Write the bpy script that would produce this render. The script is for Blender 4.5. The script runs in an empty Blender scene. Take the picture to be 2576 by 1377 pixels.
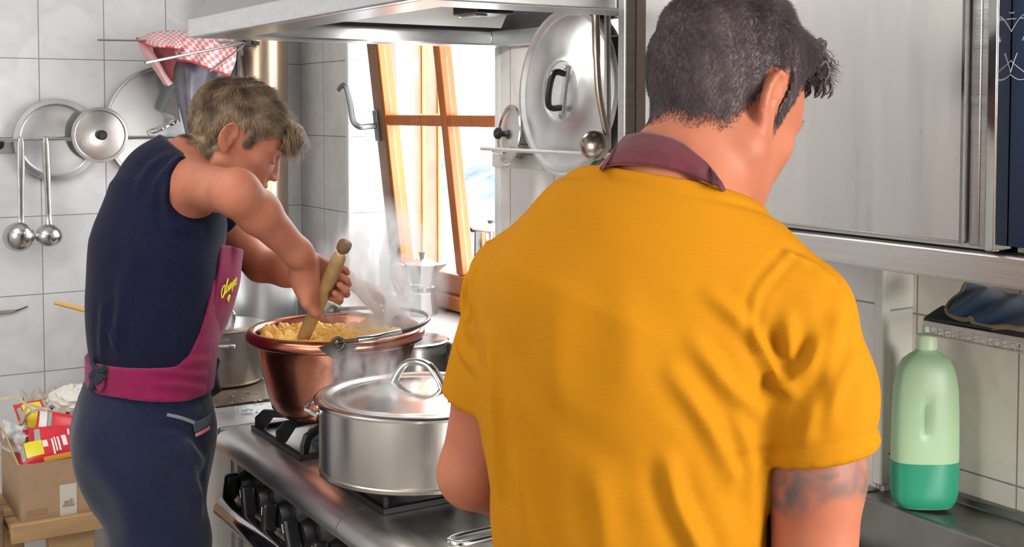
import bpy, bmesh, math, random
import numpy as np
from mathutils import Vector, Matrix

# ------------------------------------------------------------------ camera
SC = bpy.context.scene
COL = SC.collection
FPX, CX, CY, CAMH = 3040.0, 1288.0, 425.0, 1.62      # focal length and principal point for a 2576 x 1377 frame
PITCH, YAW = math.radians(2.7), math.radians(31.84)
DH = np.array([-math.cos(YAW), math.sin(YAW), 0.0])
RT = np.array([math.sin(YAW), math.cos(YAW), 0.0])
FW = DH * math.cos(PITCH) + np.array([0, 0, -math.sin(PITCH)])
UP = np.cross(RT, FW)
CAM = np.array([0, 0, CAMH])


def at(px, py, x=None, y=None, z=None, d=None):
    """the point of the room seen at pixel (px, py) of the photograph on a plane x=, y=, z= or at depth d"""
    r = FW + (px - CX) / FPX * RT + (CY - py) / FPX * UP
    if x is not None: t = x / r[0]
    elif y is not None: t = y / r[1]
    elif z is not None: t = (z - CAMH) / r[2]
    else: t = d
    return CAM + t * r


cam = bpy.data.cameras.new('camera')
cam.sensor_fit = 'HORIZONTAL'
cam.sensor_width = 36.0
cam.lens = 36.0 * FPX / 2576.0
cam.shift_x = 0.0
cam.shift_y = -(688.5 - CY) / 2576.0
cam.clip_start = 0.02
camo = bpy.data.objects.new('camera', cam)
COL.objects.link(camo)
camo.matrix_world = Matrix(((RT[0], UP[0], -FW[0], CAM[0]), (RT[1], UP[1], -FW[1], CAM[1]), (RT[2], UP[2], -FW[2], CAM[2]), (0, 0, 0, 1)))
SC.camera = camo

# ------------------------------------------------------------------ light
SC.view_settings.view_transform = 'Standard'
SC.view_settings.look = 'None'
SC.view_settings.exposure = 0.0
SC.view_settings.gamma = 1.0
SC.view_settings.use_curve_mapping = False
SC.cycles.use_denoising = True
SC.cycles.max_bounces = 7
SC.cycles.diffuse_bounces = 4
SC.cycles.glossy_bounces = 4
SC.cycles.transmission_bounces = 5
SC.cycles.transparent_max_bounces = 12
SC.cycles.volume_bounces = 1
SC.cycles.volume_step_rate = 1.0
SC.cycles.volume_max_steps = 128
SC.cycles.sample_clamp_indirect = 6.0
SC.cycles.caustics_reflective = False
SC.cycles.caustics_refractive = False

W = bpy.data.worlds.new('overcast_sky')
SC.world = W
W.use_nodes = True
wn = W.node_tree.nodes
wn['Background'].inputs['Color'].default_value = (0.93, 0.97, 1.0, 1)
wn['Background'].inputs['Strength'].default_value = 11.0


def area(name, loc, look, sx, sy, power, col=(1, 1, 1)):
    l = bpy.data.lights.new(name, 'AREA')
    l.shape = 'RECTANGLE'; l.size = sx; l.size_y = sy; l.energy = power; l.color = col
    o = bpy.data.objects.new(name, l); COL.objects.link(o)
    o.location = loc
    o.rotation_euler = (Vector(look) - Vector(loc)).to_track_quat('-Z', 'Y').to_euler()
    o['kind'] = 'helper'
    return o


portal = area('window_portal', (-3.165, 2.0, 1.68), (-3.165, 0.0, 1.68), 0.93, 1.34, 1)
portal.data.cycles.is_portal = True
area('rear_fill_light', (-1.0, -1.60, 1.60), (-1.6, 1.0, 1.25), 2.3, 1.5, 44, (1.0, 0.98, 0.95))  # added fill from behind, no rear window is in view
area('assumed_side_light', (0.72, 1.66, 1.55), (-0.75, 0.85, 1.25), 1.0, 1.1, 150, (1.0, 0.97, 0.92))  # assumed source added for the bright right sleeve, no side window is in view
area('overhead_fill_light', (-2.0, -0.2, 2.60), (-2.0, 0.3, 0), 1.7, 0.8, 24, (1.0, 0.98, 0.96))  # added overhead fill, no ceiling lamp is in view


# ------------------------------------------------------------------ materials
MATS = {}


def mat(name, col, rough=0.5, metal=0.0, noise=0.0, nscale=8.0, bump=0.0, bscale=40.0, stretch=(1, 1, 1), sss=0.0, spec=0.5, col2=None, trans=0.0, alpha=1.0, sheen=0.0, rvar=0.0, aniso=0.0):
    if name in MATS: return MATS[name]
    m = bpy.data.materials.new(name); m.use_nodes = True
    nt = m.node_tree; n = nt.nodes; L = nt.links; b = n['Principled BSDF']
    b.inputs['Base Color'].default_value = (*col, 1)
    b.inputs['Roughness'].default_value = rough
    b.inputs['Metallic'].default_value = metal
    b.inputs['Specular IOR Level'].default_value = spec
    if sss:
        b.inputs['Subsurface Weight'].default_value = sss
        b.inputs['Subsurface Radius'].default_value = (1.0, 0.35, 0.2)
        b.inputs['Subsurface Scale'].default_value = 0.008
    if trans: b.inputs['Transmission Weight'].default_value = trans
    if alpha < 1: b.inputs['Alpha'].default_value = alpha
    if sheen:
        b.inputs['Sheen Weight'].default_value = sheen
    if aniso: b.inputs['Anisotropic'].default_value = aniso
    tc = n.new('ShaderNodeTexCoord'); mp = n.new('ShaderNodeMapping')
    mp.inputs['Scale'].default_value = stretch
    L.new(tc.outputs['Object'], mp.inputs['Vector'])
    if noise or col2 is not None or rvar:
        nz = n.new('ShaderNodeTexNoise'); nz.inputs['Scale'].default_value = nscale; nz.inputs['Detail'].default_value = 5
        L.new(mp.outputs[0], nz.inputs['Vector'])
        cr = n.new('ShaderNodeValToRGB')
        c2 = col2 if col2 is not None else tuple(max(0, c * (1 - noise)) for c in col)
        cr.color_ramp.elements[0].position = 0.32; cr.color_ramp.elements[0].color = (*c2, 1)
        cr.color_ramp.elements[1].position = 0.68; cr.color_ramp.elements[1].color = (*col, 1)
        L.new(nz.outputs['Fac'], cr.inputs['Fac']); L.new(cr.outputs['Color'], b.inputs['Base Color'])
        if rvar:
            mr = n.new('ShaderNodeMapRange')
            mr.inputs['To Min'].default_value = max(0.02, rough - rvar); mr.inputs['To Max'].default_value = rough + rvar
            L.new(nz.outputs['Fac'], mr.inputs['Value']); L.new(mr.outputs[0], b.inputs['Roughness'])
    if bump:
        nb = n.new('ShaderNodeTexNoise'); nb.inputs['Scale'].default_value = bscale; nb.inputs['Detail'].default_value = 4
        L.new(mp.outputs[0], nb.inputs['Vector'])
        bp = n.new('ShaderNodeBump'); bp.inputs['Strength'].default_value = bump; bp.inputs['Distance'].default_value = 0.002
        L.new(nb.outputs['Fac'], bp.inputs['Height']); L.new(bp.outputs[0], b.inputs['Normal'])
    MATS[name] = m
    return m


def tile_mat(name, ax, off_u, off_z, tint=(0.80, 0.79, 0.77)):
    """wall tiles of 20 x 25 cm in a straight grid; ax = the horizontal world axis of the wall"""
    m = bpy.data.materials.new(name); m.use_nodes = True
    nt = m.node_tree; n = nt.nodes; L = nt.links; b = n['Principled BSDF']
    tc = n.new('ShaderNodeTexCoord'); sp = n.new('ShaderNodeSeparateXYZ'); cb = n.new('ShaderNodeCombineXYZ')
    L.new(tc.outputs['Object'], sp.inputs[0])
    a1 = n.new('ShaderNodeMath'); a1.operation = 'ADD'; a1.inputs[1].default_value = off_u
    a2 = n.new('ShaderNodeMath'); a2.operation = 'ADD'; a2.inputs[1].default_value = off_z
    L.new(sp.outputs[ax], a1.inputs[0]); L.new(sp.outputs[2], a2.inputs[0])
    L.new(a1.outputs[0], cb.inputs[0]); L.new(a2.outputs[0], cb.inputs[1])
    br = n.new('ShaderNodeTexBrick'); br.offset = 0.0; br.squash = 1.0
    br.inputs['Scale'].default_value = 1.0
    br.inputs['Brick Width'].default_value = 0.2015; br.inputs['Row Height'].default_value = 0.25
    br.inputs['Mortar Size'].default_value = 0.0017; br.inputs['Mortar Smooth'].default_value = 0.35
    L.new(cb.outputs[0], br.inputs['Vector'])
    n1 = n.new('ShaderNodeTexNoise'); n1.inputs['Scale'].default_value = 9.0; n1.inputs['Detail'].default_value = 7; n1.inputs['Distortion'].default_value = 0.8
    L.new(tc.outputs['Object'], n1.inputs['Vector'])
    cr = n.new('ShaderNodeValToRGB')
    cr.color_ramp.elements[0].position = 0.33; cr.color_ramp.elements[0].color = (tint[0] * 0.88, tint[1] * 0.87, tint[2] * 0.86, 1)
    cr.color_ramp.elements[1].position = 0.58; cr.color_ramp.elements[1].color = (*tint, 1)
    L.new(n1.outputs['Fac'], cr.inputs['Fac'])
    mx = n.new('ShaderNodeMix'); mx.data_type = 'RGBA'
    mx.inputs[7].default_value = (0.30, 0.285, 0.26, 1)
    L.new(br.outputs['Fac'], mx.inputs[0]); L.new(cr.outputs['Color'], mx.inputs[6])
    L.new(mx.outputs[2], b.inputs['Base Color'])
    mr = n.new('ShaderNodeMapRange'); mr.inputs['To Min'].default_value = 0.28; mr.inputs['To Max'].default_value = 0.9
    L.new(br.outputs['Fac'], mr.inputs['Value']); L.new(mr.outputs[0], b.inputs['Roughness'])
    n2 = n.new('ShaderNodeTexNoise'); n2.inputs['Scale'].default_value = 7; n2.inputs['Detail'].default_value = 2
    L.new(tc.outputs['Object'], n2.inputs['Vector'])
    b0 = n.new('ShaderNodeBump'); b0.inputs['Strength'].default_value = 0.25; b0.inputs['Distance'].default_value = 0.01
    L.new(n2.outputs['Fac'], b0.inputs['Height'])
    bp = n.new('ShaderNodeBump'); bp.invert = True; bp.inputs['Strength'].default_value = 0.6; bp.inputs['Distance'].default_value = 0.003
    L.new(br.outputs['Fac'], bp.inputs['Height']); L.new(b0.outputs[0], bp.inputs['Normal']); L.new(bp.outputs[0], b.inputs['Normal'])
    return m


def steel(name, col=(0.62, 0.62, 0.61), rough=0.3, stretch=(1, 1, 40), bump=0.12, noise=0.14, nscale=3.0, rvar=0.08):
    return mat(name, col, rough, 1.0, noise=noise, nscale=nscale, bump=bump, bscale=22, stretch=stretch, rvar=rvar)


M_STEEL = steel('brushed_steel')
M_STEELH = steel('brushed_steel_horizontal', (0.80, 0.78, 0.76), 0.38, stretch=(1, 40, 40))
M_CHROME = mat('polished_chrome', (0.72, 0.72, 0.71), 0.13, 1.0)
M_ALU = mat('worn_aluminium', (0.66, 0.67, 0.68), 0.34, 1.0, noise=0.22, nscale=9, bump=0.15, bscale=60, rvar=0.1)
M_BLACK = mat('black_plastic', (0.012, 0.012, 0.014), 0.35)
M_IRON = mat('black_cast_iron', (0.014, 0.014, 0.016), 0.5, 0.2, bump=0.3, bscale=200)
M_WHITE = mat('white_enamel', (0.82, 0.83, 0.83), 0.25)
M_DARK = mat('dark_gap_shade', (0.02, 0.02, 0.022), 0.8)


# ------------------------------------------------------------------ mesh helpers
WL = {}


def tag(o, label=None, cat=None, group=None, kind=None):
    if label: o['label'] = label
    if cat: o['category'] = cat
    if group: o['group'] = group
    if kind: o['kind'] = kind
    return o


def thing(name, label, cat, loc, group=None):
    o = bpy.data.objects.new(name, None); COL.objects.link(o)
    o.empty_display_size = 0.05
    o.location = tuple(float(c) for c in loc)
    WL[o.name] = np.array(loc, float)
    return tag(o, label, cat, group)


def link_mesh(name, V, F, m, parent=None, smooth=True, angle=35, loc=None, uv=None):
    V = np.asarray(V, float).reshape(-1, 3)
    base = WL[parent.name] if parent is not None else (np.array(loc, float) if loc is not None else np.zeros(3))
    me = bpy.data.meshes.new(name)
    me.from_pydata((V - base).tolist(), [], F)
    me.update()
    if uv is not None:
        ul = me.uv_layers.new(name='UVMap')
        idx = np.zeros(len(me.loops), int); me.loops.foreach_get('vertex_index', idx)
        ul.data.foreach_set('uv', np.asarray(uv, float)[idx].ravel())
    if smooth:
        me.polygons.foreach_set('use_smooth', [True] * len(me.polygons))
        if angle: me.set_sharp_from_angle(angle=math.radians(angle))
    if m is not None: me.materials.append(m)
    o = bpy.data.objects.new(name, me); COL.objects.link(o)
    if parent is not None:
        o.parent = parent; WL[o.name] = base
    else:
        o.location = tuple(base); WL[o.name] = base
    return o


def rotm(axis, deg):
    return np.array(Matrix.Rotation(math.radians(deg), 3, Vector(axis)))


def frame_from(dirv, up=(0, 0, 1)):
    d = np.array(dirv, float); d /= np.linalg.norm(d)
    u = np.array(up, float)
    if abs(d @ u) > 0.95: u = np.array([1.0, 0, 0])
    a = np.cross(u, d); a /= np.linalg.norm(a)
    b = np.cross(d, a)
    return a, b, d


class MB:
    def __init__(s): s.v, s.f = [], []

    def add(s, V, F):
        o = len(s.v); s.v += [tuple(map(float, p)) for p in V]; s.f += [tuple(i + o for i in f) for f in F]; return s

    def box(s, lo, hi, rot=None, piv=None):
        x0, y0, z0 = lo; x1, y1, z1 = hi
        V = np.array([(x0, y0, z0), (x1, y0, z0), (x1, y1, z0), (x0, y1, z0), (x0, y0, z1), (x1, y0, z1), (x1, y1, z1), (x0, y1, z1)], float)
        if rot is not None:
            c = V.mean(0) if piv is None else np.array(piv, float)
            V = (V - c) @ np.array(rot).T + c
        return s.add(V, [(0, 3, 2, 1), (4, 5, 6, 7), (0, 1, 5, 4), (1, 2, 6, 5), (2, 3, 7, 6), (3, 0, 4, 7)])

    def bar(s, p0, p1, w, h, up=(0, 0, 1)):
        a, b, d = frame_from(np.array(p1) - np.array(p0), up)
        V = []
        for p in (np.array(p0, float), np.array(p1, float)):
            for i, j in ((-1, -1), (1, -1), (1, 1), (-1, 1)): V.append(p + a * w / 2 * i + b * h / 2 * j)
        return s.add(V, [(3, 2, 1, 0), (4, 5, 6, 7), (0, 1, 5, 4), (1, 2, 6, 5), (2, 3, 7, 6), (3, 0, 4, 7)])

    def tube(s, pts, r, seg=12, cap=True, sx=1.0, up=(0, 0, 1)):
        P = [np.array(p, float) for p in pts]; n = len(P)
        rr = r if hasattr(r, '__len__') else [r] * n
        V, F = [], []
        t0 = P[1] - P[0]; a, b, _ = frame_from(t0, up)
        for i, p in enumerate(P):
            t = (P[min(i + 1, n - 1)] - P[max(i - 1, 0)]); t = t / (np.linalg.norm(t) + 1e-12)
            a = a - t * (a @ t); a /= np.linalg.norm(a); b = np.cross(t, a)
            for k in range(seg):
                th = 2 * math.pi * k / seg
                V.append(p + rr[i] * (a * math.cos(th) * sx + b * math.sin(th)))
        for i in range(n - 1):
            for k in range(seg):
                k2 = (k + 1) % seg
                F.append((i * seg + k, i * seg + k2, (i + 1) * seg + k2, (i + 1) * seg + k))
        if cap:
            F.append(tuple(range(seg - 1, -1, -1))); F.append(tuple((n - 1) * seg + k for k in range(seg)))
        return s.add(V, F)

    def lathe(s, prof, c=(0, 0, 0), seg=64, M=None, sy=1.0, closed=False):
        """prof = list of (r, h) from bottom to top; M columns = local axes"""
        c = np.array(c, float); M = np.eye(3) if M is None else np.array(M)
        V, F, rows = [], [], []
        for r, h in prof:
            if r < 1e-6:
                rows.append([len(V)]); V.append(c + M @ np.array([0, 0, h]))
            else:
                rows.append(list(range(len(V), len(V) + seg)))
                for k in range(seg):
                    th = 2 * math.pi * k / seg
                    V.append(c + M @ np.array([r * math.cos(th), r * math.sin(th) * sy, h]))
        pairs = list(zip(rows[:-1], rows[1:]))
        if closed: pairs.append((rows[-1], rows[0]))
        for A, B in pairs:
            if len(A) == 1 and len(B) == 1: continue
            for k in range(seg):
                k2 = (k + 1) % seg
                if len(A) == 1: F.append((A[0], B[k2], B[k]))
                elif len(B) == 1: F.append((A[k], A[k2], B[0]))
                else: F.append((A[k], A[k2], B[k2], B[k]))
        return s.add(V, F)

    def prism(s, poly, p0, p1, ua, va):
        """poly of (u, v) swept from p0 to p1; ua, va = 3D axes"""
        ua, va = np.array(ua, float), np.array(va, float); n = len(poly)
        V = [np.array(p) + ua * u + va * v for p in (p0, p1) for u, v in poly]
        F = [tuple(range(n - 1, -1, -1)), tuple(range(n, 2 * n))] + [(i, (i + 1) % n, n + (i + 1) % n, n + i) for i in range(n)]
        return s.add(V, F)

    def ell(s, c, r, M=None, nu=24, nv=14):
        M = np.eye(3) if M is None else np.array(M)
        prof = [(math.sin(math.pi * i / nv), -math.cos(math.pi * i / nv)) for i in range(nv + 1)]
        prof[0] = (0, -1); prof[-1] = (0, 1)
        return s.lathe(prof, c, nu, M @ np.diag(r))

    def build(s, name, m, parent=None, smooth=True, angle=35, bevel=0.0, loc=None, bseg=2):
        o = link_mesh(name, s.v, s.f, m, parent, smooth, angle, loc)
        bm = bmesh.new(); bm.from_mesh(o.data); bmesh.ops.recalc_face_normals(bm, faces=bm.faces); bm.to_mesh(o.data); bm.free()
        if bevel:
            md = o.modifiers.new('bevel', 'BEVEL'); md.width = bevel; md.segments = bseg; md.limit_method = 'ANGLE'; md.angle_limit = math.radians(40)
            md.harden_normals = False
        return o


def arc(p0, p1, p2, n=12):
    """quadratic curve through control points"""
    p0, p1, p2 = map(lambda q: np.array(q, float), (p0, p1, p2))
    return [(1 - t) ** 2 * p0 + 2 * t * (1 - t) * p1 + t * t * p2 for t in np.linspace(0, 1, n)]


def spline(pts, n=8):
    P = [np.array(p, float) for p in pts]; out = []
    Q = [2 * P[0] - P[1]] + P + [2 * P[-1] - P[-2]]
    for i in range(1, len(Q) - 2):
        a, b, c, d = Q[i - 1], Q[i], Q[i + 1], Q[i + 2]
        for t in np.linspace(0, 1, n, endpoint=False):
            out.append(0.5 * (2 * b + (c - a) * t + (2 * a - 5 * b + 4 * c - d) * t * t + (3 * b - a - 3 * c + d) * t ** 3))
    out.append(P[-1]); return out


def patch(rows, nu=8, nv=8, disp=None):
    """smooth grid through a grid of 3D points; returns V, F, UV"""
    R1 = [spline(r, nu) for r in rows]
    cols = [spline([r[i] for r in R1], nv) for i in range(len(R1[0]))]
    nc, nr = len(cols), len(cols[0])
    V = [cols[i][j] for j in range(nr) for i in range(nc)]
    UVs = [(i / (nc - 1), j / (nr - 1)) for j in range(nr) for i in range(nc)]
    if disp is not None: V = [np.array(v) + disp(u, w) for v, (u, w) in zip(V, UVs)]
    F = [(j * nc + i, j * nc + i + 1, (j + 1) * nc + i + 1, (j + 1) * nc + i) for j in range(nr - 1) for i in range(nc - 1)]
    return V, F, UVs


def sheet(name, rows, m, parent=None, th=0.002, nu=8, nv=8, disp=None, loc=None):
    V, F, UVs = patch(rows, nu, nv, disp)
    o = link_mesh(name, V, F, m, parent, True, 0, loc, UVs)
    md = o.modifiers.new('solidify', 'SOLIDIFY'); md.thickness = th; md.offset = 0
    return o

# ------------------------------------------------------------------ the room
XL, YW, YR = -4.05, 1.63, 1.70        # left wall, window wall, recessed wall on the right
XR, YB, ZC = 1.6, -1.7, 2.68


def struct(name, mb, m, **k):
    o = mb.build(name, m, **k) if isinstance(mb, MB) else mb
    o['kind'] = 'structure'; return o


T_LEFT = tile_mat('wall_tile_left', 1, -0.752 + 0.2015 * 20, -0.2885 + 0.0 + 5, (0.74, 0.75, 0.765))
T_WIN = tile_mat('wall_tile_window_side', 0, 3.8425 + 0.2015 * 30, -0.2885 + 5, (0.82, 0.80, 0.78))
T_REV = tile_mat('wall_tile_reveal', 1, -1.63 + 0.2015 * 20, -0.2885 + 5, (0.78, 0.79, 0.81))
T_RIGHT = tile_mat('wall_tile_right', 0, 1.402 + 0.2015 * 30, -0.2685 + 5, (0.86, 0.80, 0.73))
T_PILLAR = tile_mat('wall_tile_pillar', 0, 1.429 + 0.2015 * 30, -0.2885 + 5, (0.84, 0.80, 0.77))
M_PLASTER = mat('white_plaster', (0.78, 0.77, 0.75), 0.8, noise=0.06)
M_FLOOR = mat('grey_floor_tiles', (0.33, 0.31, 0.29), 0.4, noise=0.2, nscale=4)
M_TRIM = mat('white_corner_profile', (0.80, 0.82, 0.83), 0.35)

struct('floor', MB().box((XL - 0.1, YB - 0.1, -0.1), (XR + 0.1, 2.4, 0.0)), M_FLOOR)
struct('ceiling', MB().box((XL - 0.1, YB - 0.1, ZC), (XR + 0.1, 1.9, ZC + 0.1)), M_PLASTER)
struct('wall_left', MB().box((XL - 0.1, YB - 0.1, 0), (XL, YW, ZC)), T_LEFT)
struct('wall_right', MB().box((XR, YB - 0.1, 0), (XR + 0.1, YR + 0.1, ZC)), M_PLASTER)
struct('wall_rear', MB().box((XL, YB - 0.1, 0), (XR, YB, ZC)), M_PLASTER)
# window wall: pieces around the opening x -3.63..-2.70, z 1.0..2.35
WX0, WX1, WZ0, WZ1, WYO = -3.63, -2.70, 1.02, 2.35, 1.85
w = MB()
xs = [XL - 0.1, WX0, WX1, -1.42]; zs = [0, WZ0, WZ1, ZC]
V = [(x, YW, z) for z in zs for x in xs]; F = []
for j in range(3):
    for i in range(3):
        if (i, j) != (1, 1): F.append((j * 4 + i, j * 4 + i + 1, (j + 1) * 4 + i + 1, (j + 1) * 4 + i))
V += [(x, WYO, z) for z in zs for x in xs]
F += [tuple(k + 16 for k in reversed(f)) for f in F]
for a, b in ((5, 6), (6, 10), (10, 9), (9, 5), (0, 3), (3, 15), (15, 12), (12, 0)):
    F.append((a, b, b + 16, a + 16))
w.add(V, F)
wall = struct('wall_window', w, T_WIN, smooth=False)
wall.data.materials.append(T_REV); wall.data.materials.append(M_WHITE)
for p in wall.data.polygons:
    if abs(p.normal.x) > 0.9 and abs(p.center.x - WX0) < 0.01: p.material_index = 1
    if abs(p.normal.x) > 0.9 and abs(p.center.x - WX1) < 0.01: p.material_index = 1
struct('wall_pillar_return', MB().box((-1.43, YW + 0.004, 0), (-1.4115, YR + 0.1, ZC)), tile_mat('wall_tile_return', 1, -1.61 + 0.2015 * 20, -0.2785 + 5, (0.78, 0.77, 0.71)))
struct('wall_recess', MB().box((-1.4115, YR, 0), (XR, YR + 0.1, ZC)), T_RIGHT)
# corner profiles
struct('trim_1', MB().box((WX0 - 0.018, YW - 0.006, WZ0), (WX0 + 0.003, YW + 0.012, WZ1)), M_TRIM, bevel=0.003)
struct('trim_2', MB().box((-1.431, YW - 0.007, 0.975), (-1.4085, YW + 0.012, 1.62)), mat('cream_corner_profile', (0.72, 0.71, 0.64), 0.45), bevel=0.004)
struct('trim_3', MB().box((WX1 - 0.004, YW - 0.005, WZ0), (WX1 + 0.02, YW + 0.012, WZ1)), M_TRIM, bevel=0.003)
# white sill board that stands out from the wall under the window
struct('window_sill', MB().box((-3.62, 1.50, 0.99), (-2.30, 1.775, 1.0235)), mat('white_stone_sill', (0.86, 0.87, 0.86), 0.3, noise=0.05), bevel=0.005)

# ------------------------------------------------------------------ window
M_WOOD = mat('varnished_larch', (0.54, 0.165, 0.028), 0.36, noise=0.3, nscale=6, stretch=(6, 6, 0.6), col2=(0.40, 0.105, 0.016))
M_WOODO = mat('orange_lit_larch', (0.52, 0.150, 0.010), 0.35, noise=0.2, nscale=6, stretch=(6, 6, 0.6))  # orange of the stile's daylit inner edge, put into the colour
M_WOODB = mat('brown_painted_wood', (0.26, 0.13, 0.075), 0.45, noise=0.25, nscale=10)
win = thing('window_1', 'tilted open wooden casement window with four panes', 'window', (-3.07, 1.73, 1.02)); win['kind'] = 'structure'
PY, PZ, LEAN = 1.735, 1.035, math.radians(6.6)
cl, sl = math.cos(LEAN), math.sin(LEAN)


def sash(x, h, t):
    """a point of the tilted sash: x along the wall, h up the sash, t towards the outside"""
    return np.array([x, PY - h * sl + t * cl, PZ + h * cl + t * sl])


def sbox(mb, x0, x1, h0, h1, t0, t1):
    V = [sash(x, h, t) for h in (h0, h1) for (x, t) in ((x0, t0), (x1, t0), (x1, t1), (x0, t1))]
    return mb.add(V, [(0, 3, 2, 1), (4, 5, 6, 7), (0, 1, 5, 4), (1, 2, 6, 5), (2, 3, 7, 6), (3, 0, 4, 7)])


SX0, SX1, SH = -3.525, -2.62, 1.2
sbox(MB(), SX0, SX0 + 0.062, 0, SH, 0, 0.055).build('sash_stile', M_WOODB, win, bevel=0.004)
sbox(MB(), SX0 + 0.0625, SX0 + 0.075, 0.10, SH - 0.07, 0.004, 0.05).build('stile_lit_edge', M_WOODO, win, bevel=0.002)
sbox(MB(), SX1 - 0.075, SX1, 0, SH, 0, 0.055).build('sash_stile', M_WOOD, win, bevel=0.004)
sbox(MB(), SX0 + 0.0625, SX1 - 0.076, 0, 0.105, 0, 0.055).build('sash_rail', M_WOOD, win, bevel=0.006)
sbox(MB(), SX0 + 0.0625, SX1 - 0.002, 0.0, 0.045, -0.016, -0.0005).build('drip_board', M_WOOD, win, bevel=0.005)
sbox(MB(), SX0 + 0.0625, SX1 - 0.076, SH - 0.075, SH, 0, 0.055).build('sash_rail', M_WOOD, win, bevel=0.006)
sbox(MB(), -3.095, -3.057, 0.106, SH - 0.076, 0.006, 0.048).build('muntin', M_WOOD, win, bevel=0.003)
sbox(MB(), SX0 + 0.076, -3.096, 0.545, 0.578, 0.008, 0.046).build('muntin', M_WOOD, win, bevel=0.003)
sbox(MB(), -3.056, SX1 - 0.076, 0.545, 0.578, 0.008, 0.046).build('muntin', M_WOOD, win, bevel=0.003)
m = bpy.data.materials.new('window_glass'); m.use_nodes = True
nn = m.node_tree.nodes; nn.remove(nn['Principled BSDF'])
tr = nn.new('ShaderNodeBsdfTransparent'); gl = nn.new('ShaderNodeBsdfGlossy'); mx = nn.new('ShaderNodeMixShader')
gl.inputs['Roughness'].default_value = 0.05; tr.inputs['Color'].default_value = (0.97, 0.98, 0.98, 1)
mx.inputs[0].default_value = 0.035
m.node_tree.links.new(tr.outputs[0], mx.inputs[1]); m.node_tree.links.new(gl.outputs[0], mx.inputs[2])
m.node_tree.links.new(mx.outputs[0], nn['Material Output'].inputs[0])
M_GLASS = m
for x0, x1 in ((SX0 + 0.0755, -3.096), (-3.056, SX1 - 0.076)):
    for h0, h1 in ((0.106, 0.544), (0.579, SH - 0.076)):
        sbox(MB(), x0, x1, h0, h1, 0.024, 0.030).build('pane', M_GLASS, win, smooth=False)
# handle that points up (tilt position)
hp = sash(SX0 + 0.02, 0.545, 0)
hd = MB()
V0 = []
sbox(hd, SX0 + 0.004, SX0 + 0.034, 0.495, 0.595, -0.008, -0.0005)
pl = hd.build('handle_plate', mat('grey_metal_fitting', (0.20, 0.21, 0.21), 0.35, 0.8), win, bevel=0.003)
q0 = sash(SX0 + 0.019, 0.545, -0.009); q1 = sash(SX0 + 0.019, 0.548, -0.062)
hpath = spline([q0, q0 * 0.5 + q1 * 0.5, q1, q1 + np.array([-0.012, -0.018, 0.02]), q1 + np.array([-0.022, -0.022, 0.07]), q1 + np.array([-0.034, -0.03, 0.125]), q1 + np.array([-0.05, -0.036, 0.13]), q1 + np.array([-0.068, -0.04, 0.118])], 5)
MB().tube(hpath, [0.0095] * len(hpath), 10).build('handle', mat('grey_metal_fitting', (0.20, 0.21, 0.21), 0.35, 0.8), win)
# fixed frame; left jamb white to stand for sky glow beside the sash
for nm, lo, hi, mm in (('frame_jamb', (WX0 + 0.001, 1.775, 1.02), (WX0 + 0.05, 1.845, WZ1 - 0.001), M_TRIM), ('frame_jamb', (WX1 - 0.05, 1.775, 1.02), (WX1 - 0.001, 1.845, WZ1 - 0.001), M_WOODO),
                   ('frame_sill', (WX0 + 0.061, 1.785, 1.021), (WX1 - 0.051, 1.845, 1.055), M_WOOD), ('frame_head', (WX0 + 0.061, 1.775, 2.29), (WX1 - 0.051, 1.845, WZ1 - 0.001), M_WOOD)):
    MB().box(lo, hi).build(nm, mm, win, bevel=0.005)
sh = thing('window_shutter', 'brown wooden shutter folded open outside the tilted window', 'shutter', (-3.66, 1.9, 0.9))
MB().box((-3.69, 1.852, 0.95), (-3.65, 1.975, 2.4)).build('shutter_board', M_WOODB, sh, bevel=0.006)
M_LIT_EDGE = mat('yellow_lit_edge', (0.75, 0.40, 0.07), 0.5)  # yellow of the board's lit edges, put into strips of colour
MB().box((-3.649, 1.905, 0.95), (-3.64, 1.918, 2.4)).build('shutter_lit_edge', M_LIT_EDGE, sh, bevel=0.003)
MB().box((-3.649, 1.965, 0.95), (-3.64, 1.975, 2.4)).build('shutter_lit_edge', M_LIT_EDGE, sh, bevel=0.003)
MB().box((-3.649, 1.86, 1.74), (-3.63, 1.885, 1.80)).build('shutter_hinge', M_WHITE, sh, bevel=0.003)
# the ground and slope outside
M_SNOW = mat('snow_field', (0.85, 0.88, 0.92), 0.9, noise=0.25, nscale=0.12)
gx, gy = np.meshgrid(np.linspace(-200, 20, 41), np.linspace(8, 64, 27))
rng = np.random.RandomState(4)
gz = -4.5 - 0.20 * (gy - 8) + 0.4 * np.sin(gx * 0.18) * np.cos(gy * 0.13)
V = np.stack([gx, gy, gz], -1).reshape(-1, 3)
F = [(j * 41 + i, j * 41 + i + 1, (j + 1) * 41 + i + 1, (j + 1) * 41 + i) for j in range(26) for i in range(40)]
o = link_mesh('snowy_ground', V, F, M_SNOW); o['kind'] = 'structure'
M_HILL = mat('blue_hillside', (0.16, 0.20, 0.27), 0.9, noise=0.6, nscale=0.16, col2=(0.012, 0.022, 0.050))
hx = np.linspace(-190, -10, 60); V = []; F = []
for j in range(12):
    for i, x in enumerate(hx):
        V.append((x, 62 + j * 2.5, -17 + j * 1.2 + (0.12 * j) * math.sin(x * 0.13) + 0.10 * j * math.sin(x * 0.37 + 1)))
F = [(j * 60 + i, j * 60 + i + 1, (j + 1) * 60 + i + 1, (j + 1) * 60 + i) for j in range(11) for i in range(59)]
o = link_mesh('hill_slope', V, F, M_HILL); o['kind'] = 'structure'

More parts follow.
